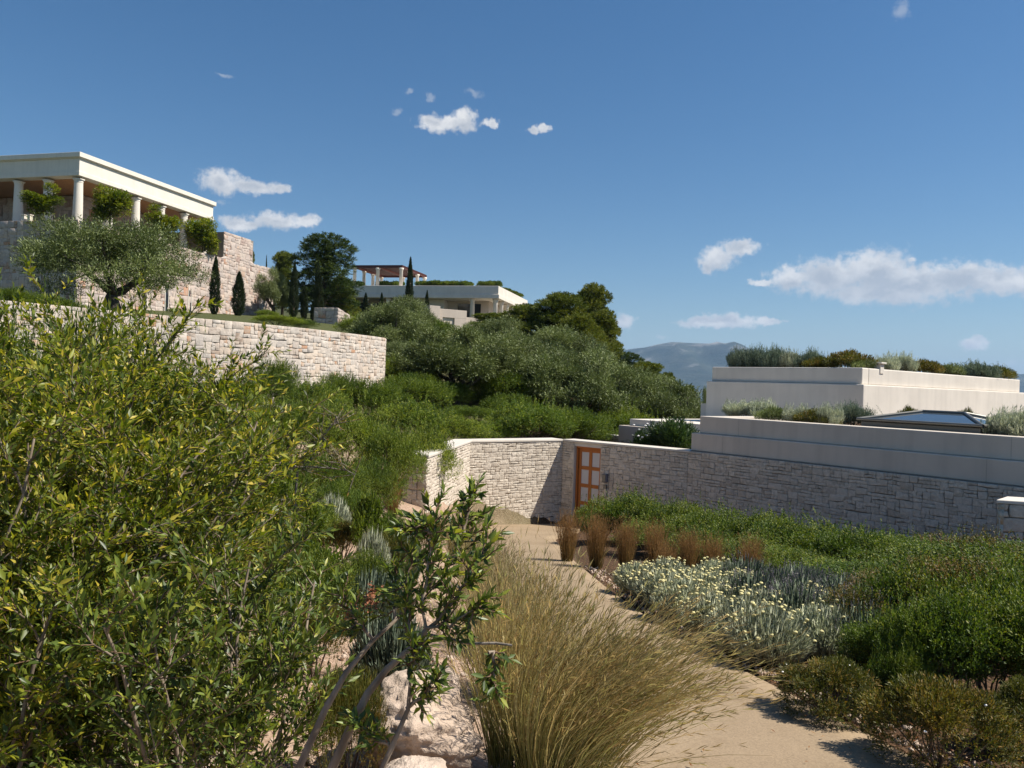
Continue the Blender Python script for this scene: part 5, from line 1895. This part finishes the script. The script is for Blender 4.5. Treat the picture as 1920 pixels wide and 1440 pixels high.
CPA = 'cistus mounds at the path edge'
for i, (u, vt, w, y, lab) in enumerate((
        (1558, 1230, 172, 4.65, 'brown green cistus mound at the end of the flower bed'),
        (1768, 1270, 235, 3.9, 'wide cistus mound with small white flowers beside the path'), (1935, 1272, 150, 4.1, 'cistus mound below the dark hedge corner'),
        (1660, 1235, 90, 4.9, 'small cistus mound tucked behind the two larger ones'))):
    o = place(moB if i % 2 else moA, u, vt, w, y, 'cistus_shrub', lab.replace('nearest', 'hugging'), 'shrub', CPA)
    for k in range(3):
        a, r = rb.random() * 6.28, rb.uniform(.1, .42)
        f = link('flower', FLOWERS[0], o, (r * math.cos(a), r * math.sin(a), .22 * .5 + .31 * math.sqrt(max(.05, 1 - (r / .45) ** 2))))
        f.scale = (.42, .42, .4)
        f.material_slots[0].link = 'OBJECT'
        f.material_slots[0].material = M['petal']
HED = 'leafy shrubs along the shaded wall'
for (u, vt, w, y, sp, lab) in (
        (1135, 935, 100, 15.8, heB, 'leafy shrub beside the orange door'), (1200, 922, 120, 15.6, heA, 'leafy shrub below the entry phone'),
        (1265, 938, 130, 14.8, heB, 'leafy shrub at the bend of the shaded wall'), (1335, 950, 150, 13.6, heA, 'leafy shrub along the start of the long wall'),
        (1240, 975, 150, 13.2, heA, 'leafy shrub behind the russet tufts'), (1330, 990, 150, 12.2, heB, 'leafy shrub above the flower bed'),
        (1420, 958, 160, 12.8, heB, 'leafy shrub in the middle of the long wall'), (1420, 1000, 170, 11.2, heA, 'leafy shrub above the russet tufts end'),
        (1500, 968, 150, 11.8, heA, 'sunlit leafy shrub before the long wall'), (1500, 1030, 180, 10.2, heB, 'leafy shrub above the lavender bed'),
        (1590, 985, 170, 11.0, heB, 'leafy shrub with long shoots before the wall'), (1600, 1050, 200, 9.2, heA, 'dense leafy shrub behind the lavender'),
        (1680, 1010, 170, 10.2, heA, 'leafy shrub near the wall end'), (1710, 1060, 210, 7.2, heR, 'bronze tinted shrub in the hedge'),
        (1770, 1040, 160, 9.2, heR, 'reddish tipped shrub near the end wall'), (1850, 1075, 170, 8.6, heB, 'leafy shrub before the white topped end wall'),
        (1625, 1095, 160, 6.2, heR, 'bronze green shrub above the lavender end'), (1715, 1055, 190, 6.3, heB, 'large dark leafy shrub behind the cistus'),
        (1810, 1042, 210, 6.2, heR, 'bronze leafy shrub in the hedge corner'), (1910, 1050, 200, 5.9, heA, 'dark shrub at the foot of the end wall'),
        (1665, 1150, 130, 5.4, heA, 'leafy shrub bordering the lavender end'), (1750, 1108, 200, 5.0, heB, 'rounded dark shrub above the wide cistus'),
        (1860, 1092, 220, 4.9, heA, 'dark glossy shrub above the wide cistus'), (1945, 1105, 200, 4.8, heB, 'shadowed shrub beside the hedge corner'),
        (1690, 1195, 110, 4.8, heB, 'small dark shrub between the two cistus mounds')):
    place(sp, u, vt, w, y, 'hedge_shrub', lab, 'shrub', HED)

for k, (x, y) in enumerate(((5.2, 12.6), (6.0, 11.9), (6.5, 11.0), (5.6, 10.6), (7.0, 10.2), (6.2, 9.6), (7.2, 9.0), (5.4, 9.2), (6.4, 8.2), (5.3, 7.6), (7.0, 7.6), (4.6, 6.6), (5.8, 6.6))):
    sc = .95 + .25 * ((k * 7) % 5) / 5
    put((heA, heB, heR)[k % 3][0], 'hedge_shrub', 'leafy shrub filling the strip before the foot of the long wall', 'shrub', (x, y, gz(x, y) - .03), (sc, sc, .62 * sc), k * 1.7, HED)
for k in range(26):
    y = ru.uniform(6, 19)
    x = -3.2 - y * .16 - ru.random() * 4.5
    sc = ru.uniform(.7, 1.15)
    put((feA, heA, feD, heB)[k % 4][0], 'scrub_bush', 'low green bush on the open bank below the curved wall', 'shrub', (x, y, gz(x, y) - .04), (sc, sc, sc * .62), ru.random() * 6.28, 'low bushes on the open bank')

# oleander by the beige block and planting on the terraces
place(olD, 1265, 786, 90, 22.5, 'oleander_bush', 'dark oleander bush against the lower terrace end', 'shrub', zbase=-2.3)
o = place(olD, 1222, 806, 58, 23.2, 'oleander_bush', 'small white flowering oleander beside the beige block', 'shrub', zbase=-2.3)
for k in range(14):
    f = link('flower', FLOWERS[k % 3], o, (rb.normal() * .3, -.3 + rb.normal() * .25, .9 + rb.random() * .6))
    f.scale = (2.2, 2.2, 2.2)
    f.material_slots[0].link = 'OBJECT'
    f.material_slots[0].material = M['petal']
roofL = sp_dome(531, 1.0, .5, 'lavender', 1500, .16, 9, .065, .010, nclump=14, up=1.3, spread=.5, inner=.5, shoots=70)
roofS = sp_dome(532, 1.0, .45, 'silver', 1500, .12, 9, .055, .011, nclump=14, up=1.0, spread=.6, inner=.5, shoots=50)
roofC = sp_dome(533, 1.3, .5, 'cistus', 1300, .09, 7, .045, .016, nclump=12, up=.8, inner=.5)
roofG = sp_dome(534, 1.2, .45, 'olive', 1300, .09, 7, .045, .012, nclump=12, up=.8, inner=.5)
def on_bed(u, v, frame, a=None, b=None):
    """distance at which the sight line through (u, v) crosses the line a = const or b = const of a terrace"""
    q = px(u, v, 1.0)
    k = q[0]
    o, d = (frame.o + frame.ey * b, frame.ex) if a is None else (frame.o + frame.ex * a, frame.ey)
    t = (k * o[1] - o[0]) / (d[0] - k * d[1])
    return float(o[1] + d[1] * t)


UPG, LOG = 'roof garden plants on the upper terrace', 'plants on the lower terrace'
zU, zL = UZT - .14, TZ2 - .16
for (u, v, w, y, sp, kind, lab) in (
        (1385, 655, 46, 27.0, roofL, 'lavender', 'lavender at the far corner of the upper terrace'), (1420, 652, 50, 26.8, roofL, 'lavender', 'lavender second from the upper terrace corner'),
        (1455, 652, 50, 26.4, roofL, 'lavender', 'mauve lavender in the middle of the upper parapet'), (1480, 658, 44, 26.1, roofS, 'santolina', 'grey santolina beside the mauve lavender'),
        (1520, 657, 50, 26.0, roofL, 'lavender', 'green lavender before the brown roof mound'), (1535, 668, 70, 25.6, roofC, 'cistus', 'low cistus edging the upper parapet'),
        (1590, 657, 90, 25.6, roofC, 'cistus', 'tall brown green mound on the upper terrace'), (1615, 672, 60, 25.1, roofG, 'groundcover', 'trailing green mound before the roof vent'),
        (1690, 664, 56, 27.5, roofS, 'santolina', 'silver santolina behind the roof vent'), (1660, 668, 50, 27.0, roofS, 'santolina', 'silver clump beside the roof vent'),
        (1735, 674, 70, 28.5, roofC, 'cistus', 'brown cistus along the sunlit parapet'), (1775, 682, 66, 29.5, roofG, 'groundcover', 'olive green mound along the sunlit parapet'),
        (1830, 680, 80, 30.5, roofL, 'lavender', 'mauve lavender near the far end of the upper terrace'), (1875, 686, 60, 32.0, roofC, 'cistus', 'trailing brown plant at the sunlit parapet end')):
    y = on_bed(u, v, UF, b=.95) if u < 1630 else on_bed(u, v, UF, a=ULU - .95)
    place(sp, u, v, w * .9, y, kind + '_plant', lab, 'plant', UPG, zbase=zU, hmin=.3)
for (u, v, w, y, sp, kind, lab) in (
        (1390, 752, 66, 19.6, roofS, 'santolina', 'silver clump at the lower terrace corner'), (1430, 750, 60, 19.6, roofS, 'santolina', 'flowering silver clump behind the lower parapet'),
        (1455, 762, 70, 18.7, roofG, 'groundcover', 'yellow green low plant on the lower parapet'), (1500, 760, 60, 18.8, roofS, 'santolina', 'pale flowering clump mid lower terrace'),
        (1530, 766, 76, 17.6, roofC, 'cistus', 'brown plant hanging over the lower parapet'), (1600, 757, 70, 19.5, roofL, 'lavender', 'green grey lavender beside the skylight'),
        (1555, 758, 50, 19.5, roofS, 'santolina', 'silver clump left before the upper terrace'.replace(' left', '')), (1705, 762, 44, 19.8, roofC, 'cistus', 'small plant showing over the skylight ridge'),
        (1812, 766, 44, 19.5, roofC, 'cistus', 'small plant behind the skylight hip'), (1895, 770, 90, 14.6, roofS, 'santolina', 'big silver flowering clump beside the skylight'),
        (1935, 768, 90, 14.2, roofS, 'santolina', 'silver clump past the skylight')):
    y = on_bed(u, v, RF, b=1.15 if (u < 1600 and v > 755 or u > 1850) else 3.6)
    place(sp, u, v, w * .9, y, kind + '_plant', lab, 'plant', LOG, zbase=zL, hmin=.25)
# clipped shrubs on the villa roof
box_ = sp_dome(541, 2.0, .9, 'hedge', 900, .18, 7, .09, .05, nclump=12, up=.4, inner=.6)
for (u, w) in ((670, 26), (721, 34), (745, 26), (815, 42), (842, 40), (872, 34), (915, 40), (930, 24), (800, 40)):
    place(box_, u, 527, w, 98.0 + (935 - u) * .015, 'roof_shrub', 'rounded clipped dark shrub on the villa roof', 'shrub', 'clipped shrubs on the villa roof', zbase=VZT - .02)
for (u, v, w, y) in ((944, 539, 26, 101.5), (958, 544, 24, 105.0), (970, 549, 22, 108.5)):
    place(box_, u, v, w, y, 'roof_shrub', 'rounded clipped dark shrub on the villa roof', 'shrub', 'clipped shrubs on the villa roof', zbase=VZT - .02)

# ------------------------------------------------------------------ golden grass beside the path
GOL = 'golden grass clumps leaning over the path'
for k, (u, y, n, L, spread, bend, wind, mat, lab) in enumerate((
        (1045, 3.45, 980, 1.02, .28, .28, (.62, .0, -.22), 'grass', 'big golden brown grass clump arching over the path'),
        (970, 3.75, 760, 1.08, .28, .20, (.10, .05, -.02), 'grass', 'upright golden grass clump beside the pink boulder'),
        (1075, 3.30, 750, 1.02, .26, .22, (1.0, .0, -.34), 'grass', 'low reddish grass clump sweeping across the path'),
        (945, 4.8, 600, .92, .35, .30, (.18, .05, 0), 'straw', 'straw coloured grass clump behind the golden ones'),
        (925, 6.2, 520, .85, .35, .25, (.12, .0, 0), 'straw', 'pale grass clump along the path edge'),
        (905, 7.6, 520, .80, .35, .25, (.10, .0, 0), 'straw', 'pale grass clump near the lavender'),
        (885, 9.4, 520, .80, .35, .25, (.08, .0, 0), 'straw', 'thin straw grass clump below the court wall'),
        (850, 12.5, 700, .90, .35, .25, (.08, .0, 0), 'straw', 'dry grass clump at the court wall end'))):
    sp = sp_tuft(601 + k, n, .13, L, spread, bend, wind, .0036 if k < 3 else .0042, mat, .55 if k < 3 else .45, 7 if k < 3 else 5, .5, .28, .055)
    x = px(u, 1300, y)[0]
    put(sp[0], 'golden_grass', lab, 'grass', (x, y, gz(x, y)), group=GOL)


# ------------------------------------------------------------------ glossy bushes and the leaning sapling close by
LEAF_ONE = {}


def leaf_single(mat):
    if mat not in LEAF_ONE:
        V, F, R = leaves(np.zeros((1, 3)), np.array([[1.0, 0, 0]]), 1.0, .30, LEAF6, np.random.default_rng(1), rnd=np.array([.35]), frames=(np.array([[0, 1.0, 0]]), np.array([[0, 0, 1.0]])))
        LEAF_ONE[mat] = np_mesh('leaf', V, F, M[mat], {'rnd': R})
    return LEAF_ONE[mat]


def grow(rng, p, d, L, r, level, spec, tubes, twigs):
    """recursive branch; collects tubes and leafy twigs (start, dir list)"""
    n = spec['seg'][level]
    pts = [np.array(p, float)]
    d = unit(np.array(d, float))
    for k in range(n):
        d = unit(d + rng.normal(size=3) * spec['wig'][level] + np.array([0, 0, spec['up'][level]]))
        pts.append(pts[-1] + d * L / n)
    pts = np.array(pts)
    tubes.append((pts, np.linspace(r, r * .45, n + 1), level))
    last = level == len(spec['seg']) - 1
    if last or level == len(spec['seg']) - 2:
        twigs.append((pts, level))
    if last:
        return
    m = spec['kids'][level]
    for k in range(m):
        t = spec['t0'][level] + (1 - spec['t0'][level]) * (k + rng.random() * .9) / m
        i = min(int(t * n), n - 1)
        f = t * n - i
        q = pts[i] * (1 - f) + pts[i + 1] * f
        dd = unit(pts[i + 1] - pts[i])
        a, b = perp(dd[None])
        ph = k * 2.4 + rng.random()
        ang = spec['ang'][level] + rng.normal() * .15
        cd = dd * math.cos(ang) + (a[0] * math.cos(ph) + b[0] * math.sin(ph)) * math.sin(ang)
        grow(rng, q, cd, L * spec['ratio'][level] * rng.uniform(.7, 1.15) * (1.15 - .5 * t), r * .45, level + 1, spec, tubes, twigs)


def leafy_plant(name, label, cat, loc, tubes, twigs, mat, bark, rng, leaf=(.031, .049), gap=.0150, singles=150, group=None, pale=None, ratio=.33, keep=1.0, skip=.12):
    o = thing(name, label, cat, loc, 0, group)
    P = Parts()
    Q = Parts()
    for pts, rad, lv in tubes:
        (P if rad[0] > .0035 else Q).add(tube(pts, rad, 7 if rad[0] > .006 else 4))
    link('branches', P.mesh('branches', M[bark]), o)
    if Q.n:
        link('twigs', Q.mesh('twigs', M['twig']), o)['kind'] = 'stuff'
    pos, dr = [], []
    for pts, lv in twigs:
        dv = np.diff(pts, axis=0)
        seg = np.linalg.norm(dv, axis=1)
        S = np.r_[0, np.cumsum(seg)]
        n = int(S[-1] * (1 - skip) / gap)
        if n > 0:
            sk = S[-1] * skip + (np.arange(n) + .5) * gap
            c = np.stack([np.interp(sk, S, pts[:, q]) for q in range(3)], -1)
            ii = np.clip(np.searchsorted(S, sk) - 1, 0, len(seg) - 1)
            dd = unit(dv[ii])
            a, b = perp(dd)
            ph = (np.arange(n) % 2) * 1.57 + .4 * np.arange(n) + lv + rng.normal(size=n) * .3
            for sg in (1, -1):
                ang = .95 - .55 * sk / S[-1] + rng.normal(size=n) * .22
                v = dd * np.cos(ang)[:, None] + sg * (a * np.cos(ph)[:, None] + b * np.sin(ph)[:, None]) * np.sin(ang)[:, None] + np.array([0, 0, .12])
                ok = rng.random(n) < keep * .93
                pos.append(c[ok])
                dr.append(v[ok])
        pos.append(pts[-1:])
        dr.append(unit(pts[-1:] - pts[-2:-1]))
    pos, dr = np.concatenate(pos), unit(np.concatenate(dr))
    L = rng.uniform(*leaf, len(pos)) * (.55 + .6 * rng.random(len(pos)))
    fr = leaf_frames(dr, rng, .55)
    wp = pos + np.array(loc)
    dist = np.linalg.norm(wp, axis=1)
    for q in np.argsort(dist)[:6000]:
        if not in_frame(wp[q], 0):
            dist[q] = 99
    dist = np.where(dist < .5, 99, dist)
    order = np.argsort(dist)
    one = set(order[:singles].tolist())
    me = leaf_single(mat)
    for k in one:
        lf = link('leaf', me, o)
        d_, w_, n_, l_ = dr[k], fr[0][k], fr[1][k], L[k]
        lf.matrix_local = Matrix(((d_[0] * l_, w_[0] * l_, n_[0] * l_, pos[k][0]), (d_[1] * l_, w_[1] * l_, n_[1] * l_, pos[k][1]), (d_[2] * l_, w_[2] * l_, n_[2] * l_, pos[k][2]), (0, 0, 0, 1)))
    rest = np.array([k for k in range(len(pos)) if k not in one])
    V, F, R = leaves(pos[rest], dr[rest], L[rest], L[rest] * ratio * rng.uniform(.8, 1.25, len(rest)), LEAF4, rng, rnd=rng.random(len(rest)), frames=(fr[0][rest], fr[1][rest]))
    f = link('foliage', np_mesh('foliage', V, F, M[mat], {'rnd': R}), o)
    f['kind'] = 'stuff'
    return o, len(pos)


BUSH = dict(seg=(7, 5, 4), wig=(.13, .20, .16), up=(.05, .05, .08), kids=(10, 7), t0=(.14, .15), ang=(.75, .7), ratio=(.46, .5))


def bush(name, label, x, y, H, nst, lean, seed, spec=BUSH, spread=.55, **kw):
    rng = np.random.default_rng(seed)
    tubes, twigs = [], []
    z = gz(x, y)
    for k in range(nst):
        a = k * 2.4 + rng.random()
        d = np.array([math.cos(a) * spread * rng.uniform(.2, 1), math.sin(a) * spread * rng.uniform(.2, 1), 1]) + np.array(lean)
        grow(rng, (math.cos(a) * .07, math.sin(a) * .07, -.05), d, H * rng.uniform(.72, 1.0), .009, 0, spec, tubes, twigs)
    return leafy_plant(name, label, 'shrub', (x, y, z), tubes, twigs, kw.pop('mat', 'near_leaf'), 'bark_grey', rng, group='glossy leaved bushes on the bank', **kw)


bush('glossy_bush', 'tall glossy olive green bush on pink soil with grey stems', -1.80, 2.8, 1.40, 15, (.05, 0, 0), 701, singles=290)
bush('glossy_bush', 'yellow green glossy bush behind the tall grey stemmed one', -2.45, 4.1, 1.66, 17, (.1, 0, 0), 702, singles=60, leaf=(.034, .053), gap=.0172)
bush('glossy_bush', 'glossy bush reaching out towards the curved wall', -1.72, 3.5, 1.56, 13, (.16, .0, 0), 703, singles=120)
bush('glossy_bush', 'dense glossy bush hiding the foot of the curved wall', -2.05, 4.3, 1.68, 17, (.02, 0, 0), 707, singles=60, spread=.42, leaf=(.034, .053), gap=.0172)
bush('glossy_bush', 'low glossy bush below the reaching branches', -1.0, 2.55, 1.05, 9, (0, 0, 0), 704, singles=200, mat='sap_leaf')
bush('glossy_bush', 'low dark glossy bush beside the pink boulders', -1.2, 3.3, .80, 7, (.1, 0, 0), 705, singles=80, mat='sap_leaf')
bush('glossy_bush', 'glossy bush at the edge of the bare soil', -1.62, 2.35, .85, 9, (-.1, .1, 0), 706, singles=120)


def sapling():
    """leaning grey stems with sparse leathery leaves"""
    rng = np.random.default_rng(811)
    base = np.array([px(560, 1440, 1.95)[0] - .12, 1.95, 0])
    base[2] = gz(base[0], base[1])
    B = base

    def pp(lst, y0, y1):
        ys = np.linspace(y0, y1, len(lst))
        return np.array([px(u, v, y) for (u, v), y in zip(lst, ys)]) - B
    main = np.vstack([[0, 0, -.05], pp([(600, 1490), (655, 1370), (690, 1300), (725, 1255), (770, 1215), (800, 1180)], 1.97, 2.05)])
    second = np.vstack([[.02, .03, -.05], pp([(560, 1440), (610, 1330), (650, 1260), (700, 1200), (745, 1160)], 2.05, 2.2)])
    third = np.vstack([[.03, -.02, -.05], pp([(690, 1500), (735, 1400), (765, 1330), (770, 1270)], 1.9, 1.95)])
    tubes = [(main, np.linspace(.0135, .007, len(main)), 0), (second, np.linspace(.012, .005, len(second)), 0), (third, np.linspace(.010, .004, len(third)), 0)]
    twigs = []
    ups = [([(800, 1180), (795, 1120), (800, 1060), (815, 1000), (820, 960)], 2.05, 2.1), ([(800, 1180), (850, 1130), (880, 1085), (895, 1045)], 2.05, 2.0),
           ([(770, 1215), (770, 1150), (760, 1090), (775, 1030)], 2.05, 2.15), ([(745, 1160), (790, 1110), (840, 1060), (865, 1020), (880, 990)], 2.2, 2.25),
           ([(870, 1000), (878, 955), (884, 915)], 2.2, 2.22), ([(745, 1160), (740, 1110), (745, 1060)], 2.2, 2.3), ([(800, 1180), (840, 1170), (880, 1150), (905, 1125)], 2.05, 2.0),
           ([(700, 1200), (660, 1150), (640, 1100)], 2.15, 2.2), ([(920, 1215), (930, 1260), (925, 1300)], 1.98, 1.95), ([(770, 1270), (775, 1230), (790, 1200)], 1.95, 1.95),
           ([(765, 1330), (800, 1300), (815, 1270)], 1.94, 1.9), ([(735, 1400), (690, 1380), (665, 1350)], 1.92, 1.95), ([(815, 1000), (780, 985), (760, 990)], 2.1, 2.1)]
    for lst, y0, y1 in ups:
        c = pp(lst, y0, y1)
        t = np.linspace(0, 1, 9) * (len(c) - 1)
        c = np.stack([np.interp(t, np.arange(len(c)), c[:, j]) for j in range(3)], -1) + rng.normal(size=(9, 3)) * .004
        tubes.append((c, np.linspace(.006, .002, 9), 1))
        twigs.append((c, 1))
        L = np.linalg.norm(np.diff(c, axis=0), axis=1).sum()
        for k in range(15):
            i = 1 + k % 8
            dd = unit(c[min(i + 1, 8)] - c[i - 1])
            cd = unit(dd * .7 + rand_dirs(1, rng)[0] * .8)
            q = np.array([c[i] + cd * s for s in np.linspace(0, L * rng.uniform(.2, .4), 5)]) + rng.normal(size=(5, 3)) * .003
            q[0] = c[i]
            tubes.append((q, np.linspace(.003, .0014, 5), 2))
            twigs.append((q, 2))
    pale = pp([(800, 1190), (850, 1200), (885, 1207), (930, 1206), (960, 1210)], 2.05, 2.0)
    o, n = leafy_plant('leaning_sapling', 'leaning sapling with bare grey stems and dark leathery leaves', 'sapling', tuple(B), tubes, twigs, 'sap_leaf', 'bark_grey', rng, leaf=(.027, .042), gap=.0088, singles=290, keep=.92)
    P = Parts()
    P.add(tube(pale, np.linspace(.005, .003, len(pale)), 6))
    link('pale_twig', P.mesh('pale_twig', M['pale_twig']), o)
    # dry russet flower cluster
    L = Leafage()
    c = np.array([px(690, 1125, 2.2) - B, px(660, 1150, 2.2) - B, px(705, 1115, 2.22) - B])
    for q in c:
        p = q + rng.normal(size=(70, 3)) * .016
        L.add(leaves(p, rand_dirs(70, rng), .011, .008, LEAF2, rng))
    me = L.mesh('dry_flowers', M['dry_flower'])
    link('dry_flowers', me, o)


sapling()


def thin_sapling():
    rng = np.random.default_rng(821)
    x = px(548, 1010, 6.6)[0]
    B = np.array([x, 6.6, gz(x, 6.6)])

    def pp(lst, y0, y1):
        return np.array([px(u, v, y) for (u, v), y in zip(lst, np.linspace(y0, y1, len(lst)))]) - B
    st = np.vstack([[0, 0, -.05], pp([(548, 1000), (553, 940), (558, 880), (575, 845), (600, 825), (620, 800)], 6.6, 6.6)])
    tubes = [(st, np.linspace(.014, .007, len(st)), 0)]
    for lst in ([(560, 878), (530, 858), (498, 845)], [(600, 828), (620, 850), (640, 868)], [(575, 875), (620, 878), (650, 882), (665, 890)], [(605, 820), (625, 795), (630, 780)], [(553, 960), (530, 985)]):
        c = pp(lst, 6.6, 6.55)
        tubes.append((c, np.linspace(.007, .0035, len(c)), 0))
    twigs = []
    for k in range(90):
        t = tubes[rng.integers(0, 6)][0]
        p = t[rng.integers(2 if len(t) > 4 else 0, len(t))]
        d = unit(rand_dirs(1, rng)[0] + np.array([0, 0, .4]))
        q = np.array([p + d * s for s in np.linspace(0, rng.uniform(.12, .3), 4)])
        tubes.append((q, np.linspace(.004, .002, 4), 2))
        twigs.append((q, 2))
    leafy_plant('thin_sapling', 'thin sapling with pale bare branches on the shrubby bank', 'sapling', tuple(B), tubes, twigs, 'cistus', 'pale_twig', rng, leaf=(.03, .045), gap=.02, singles=0)


thin_sapling()
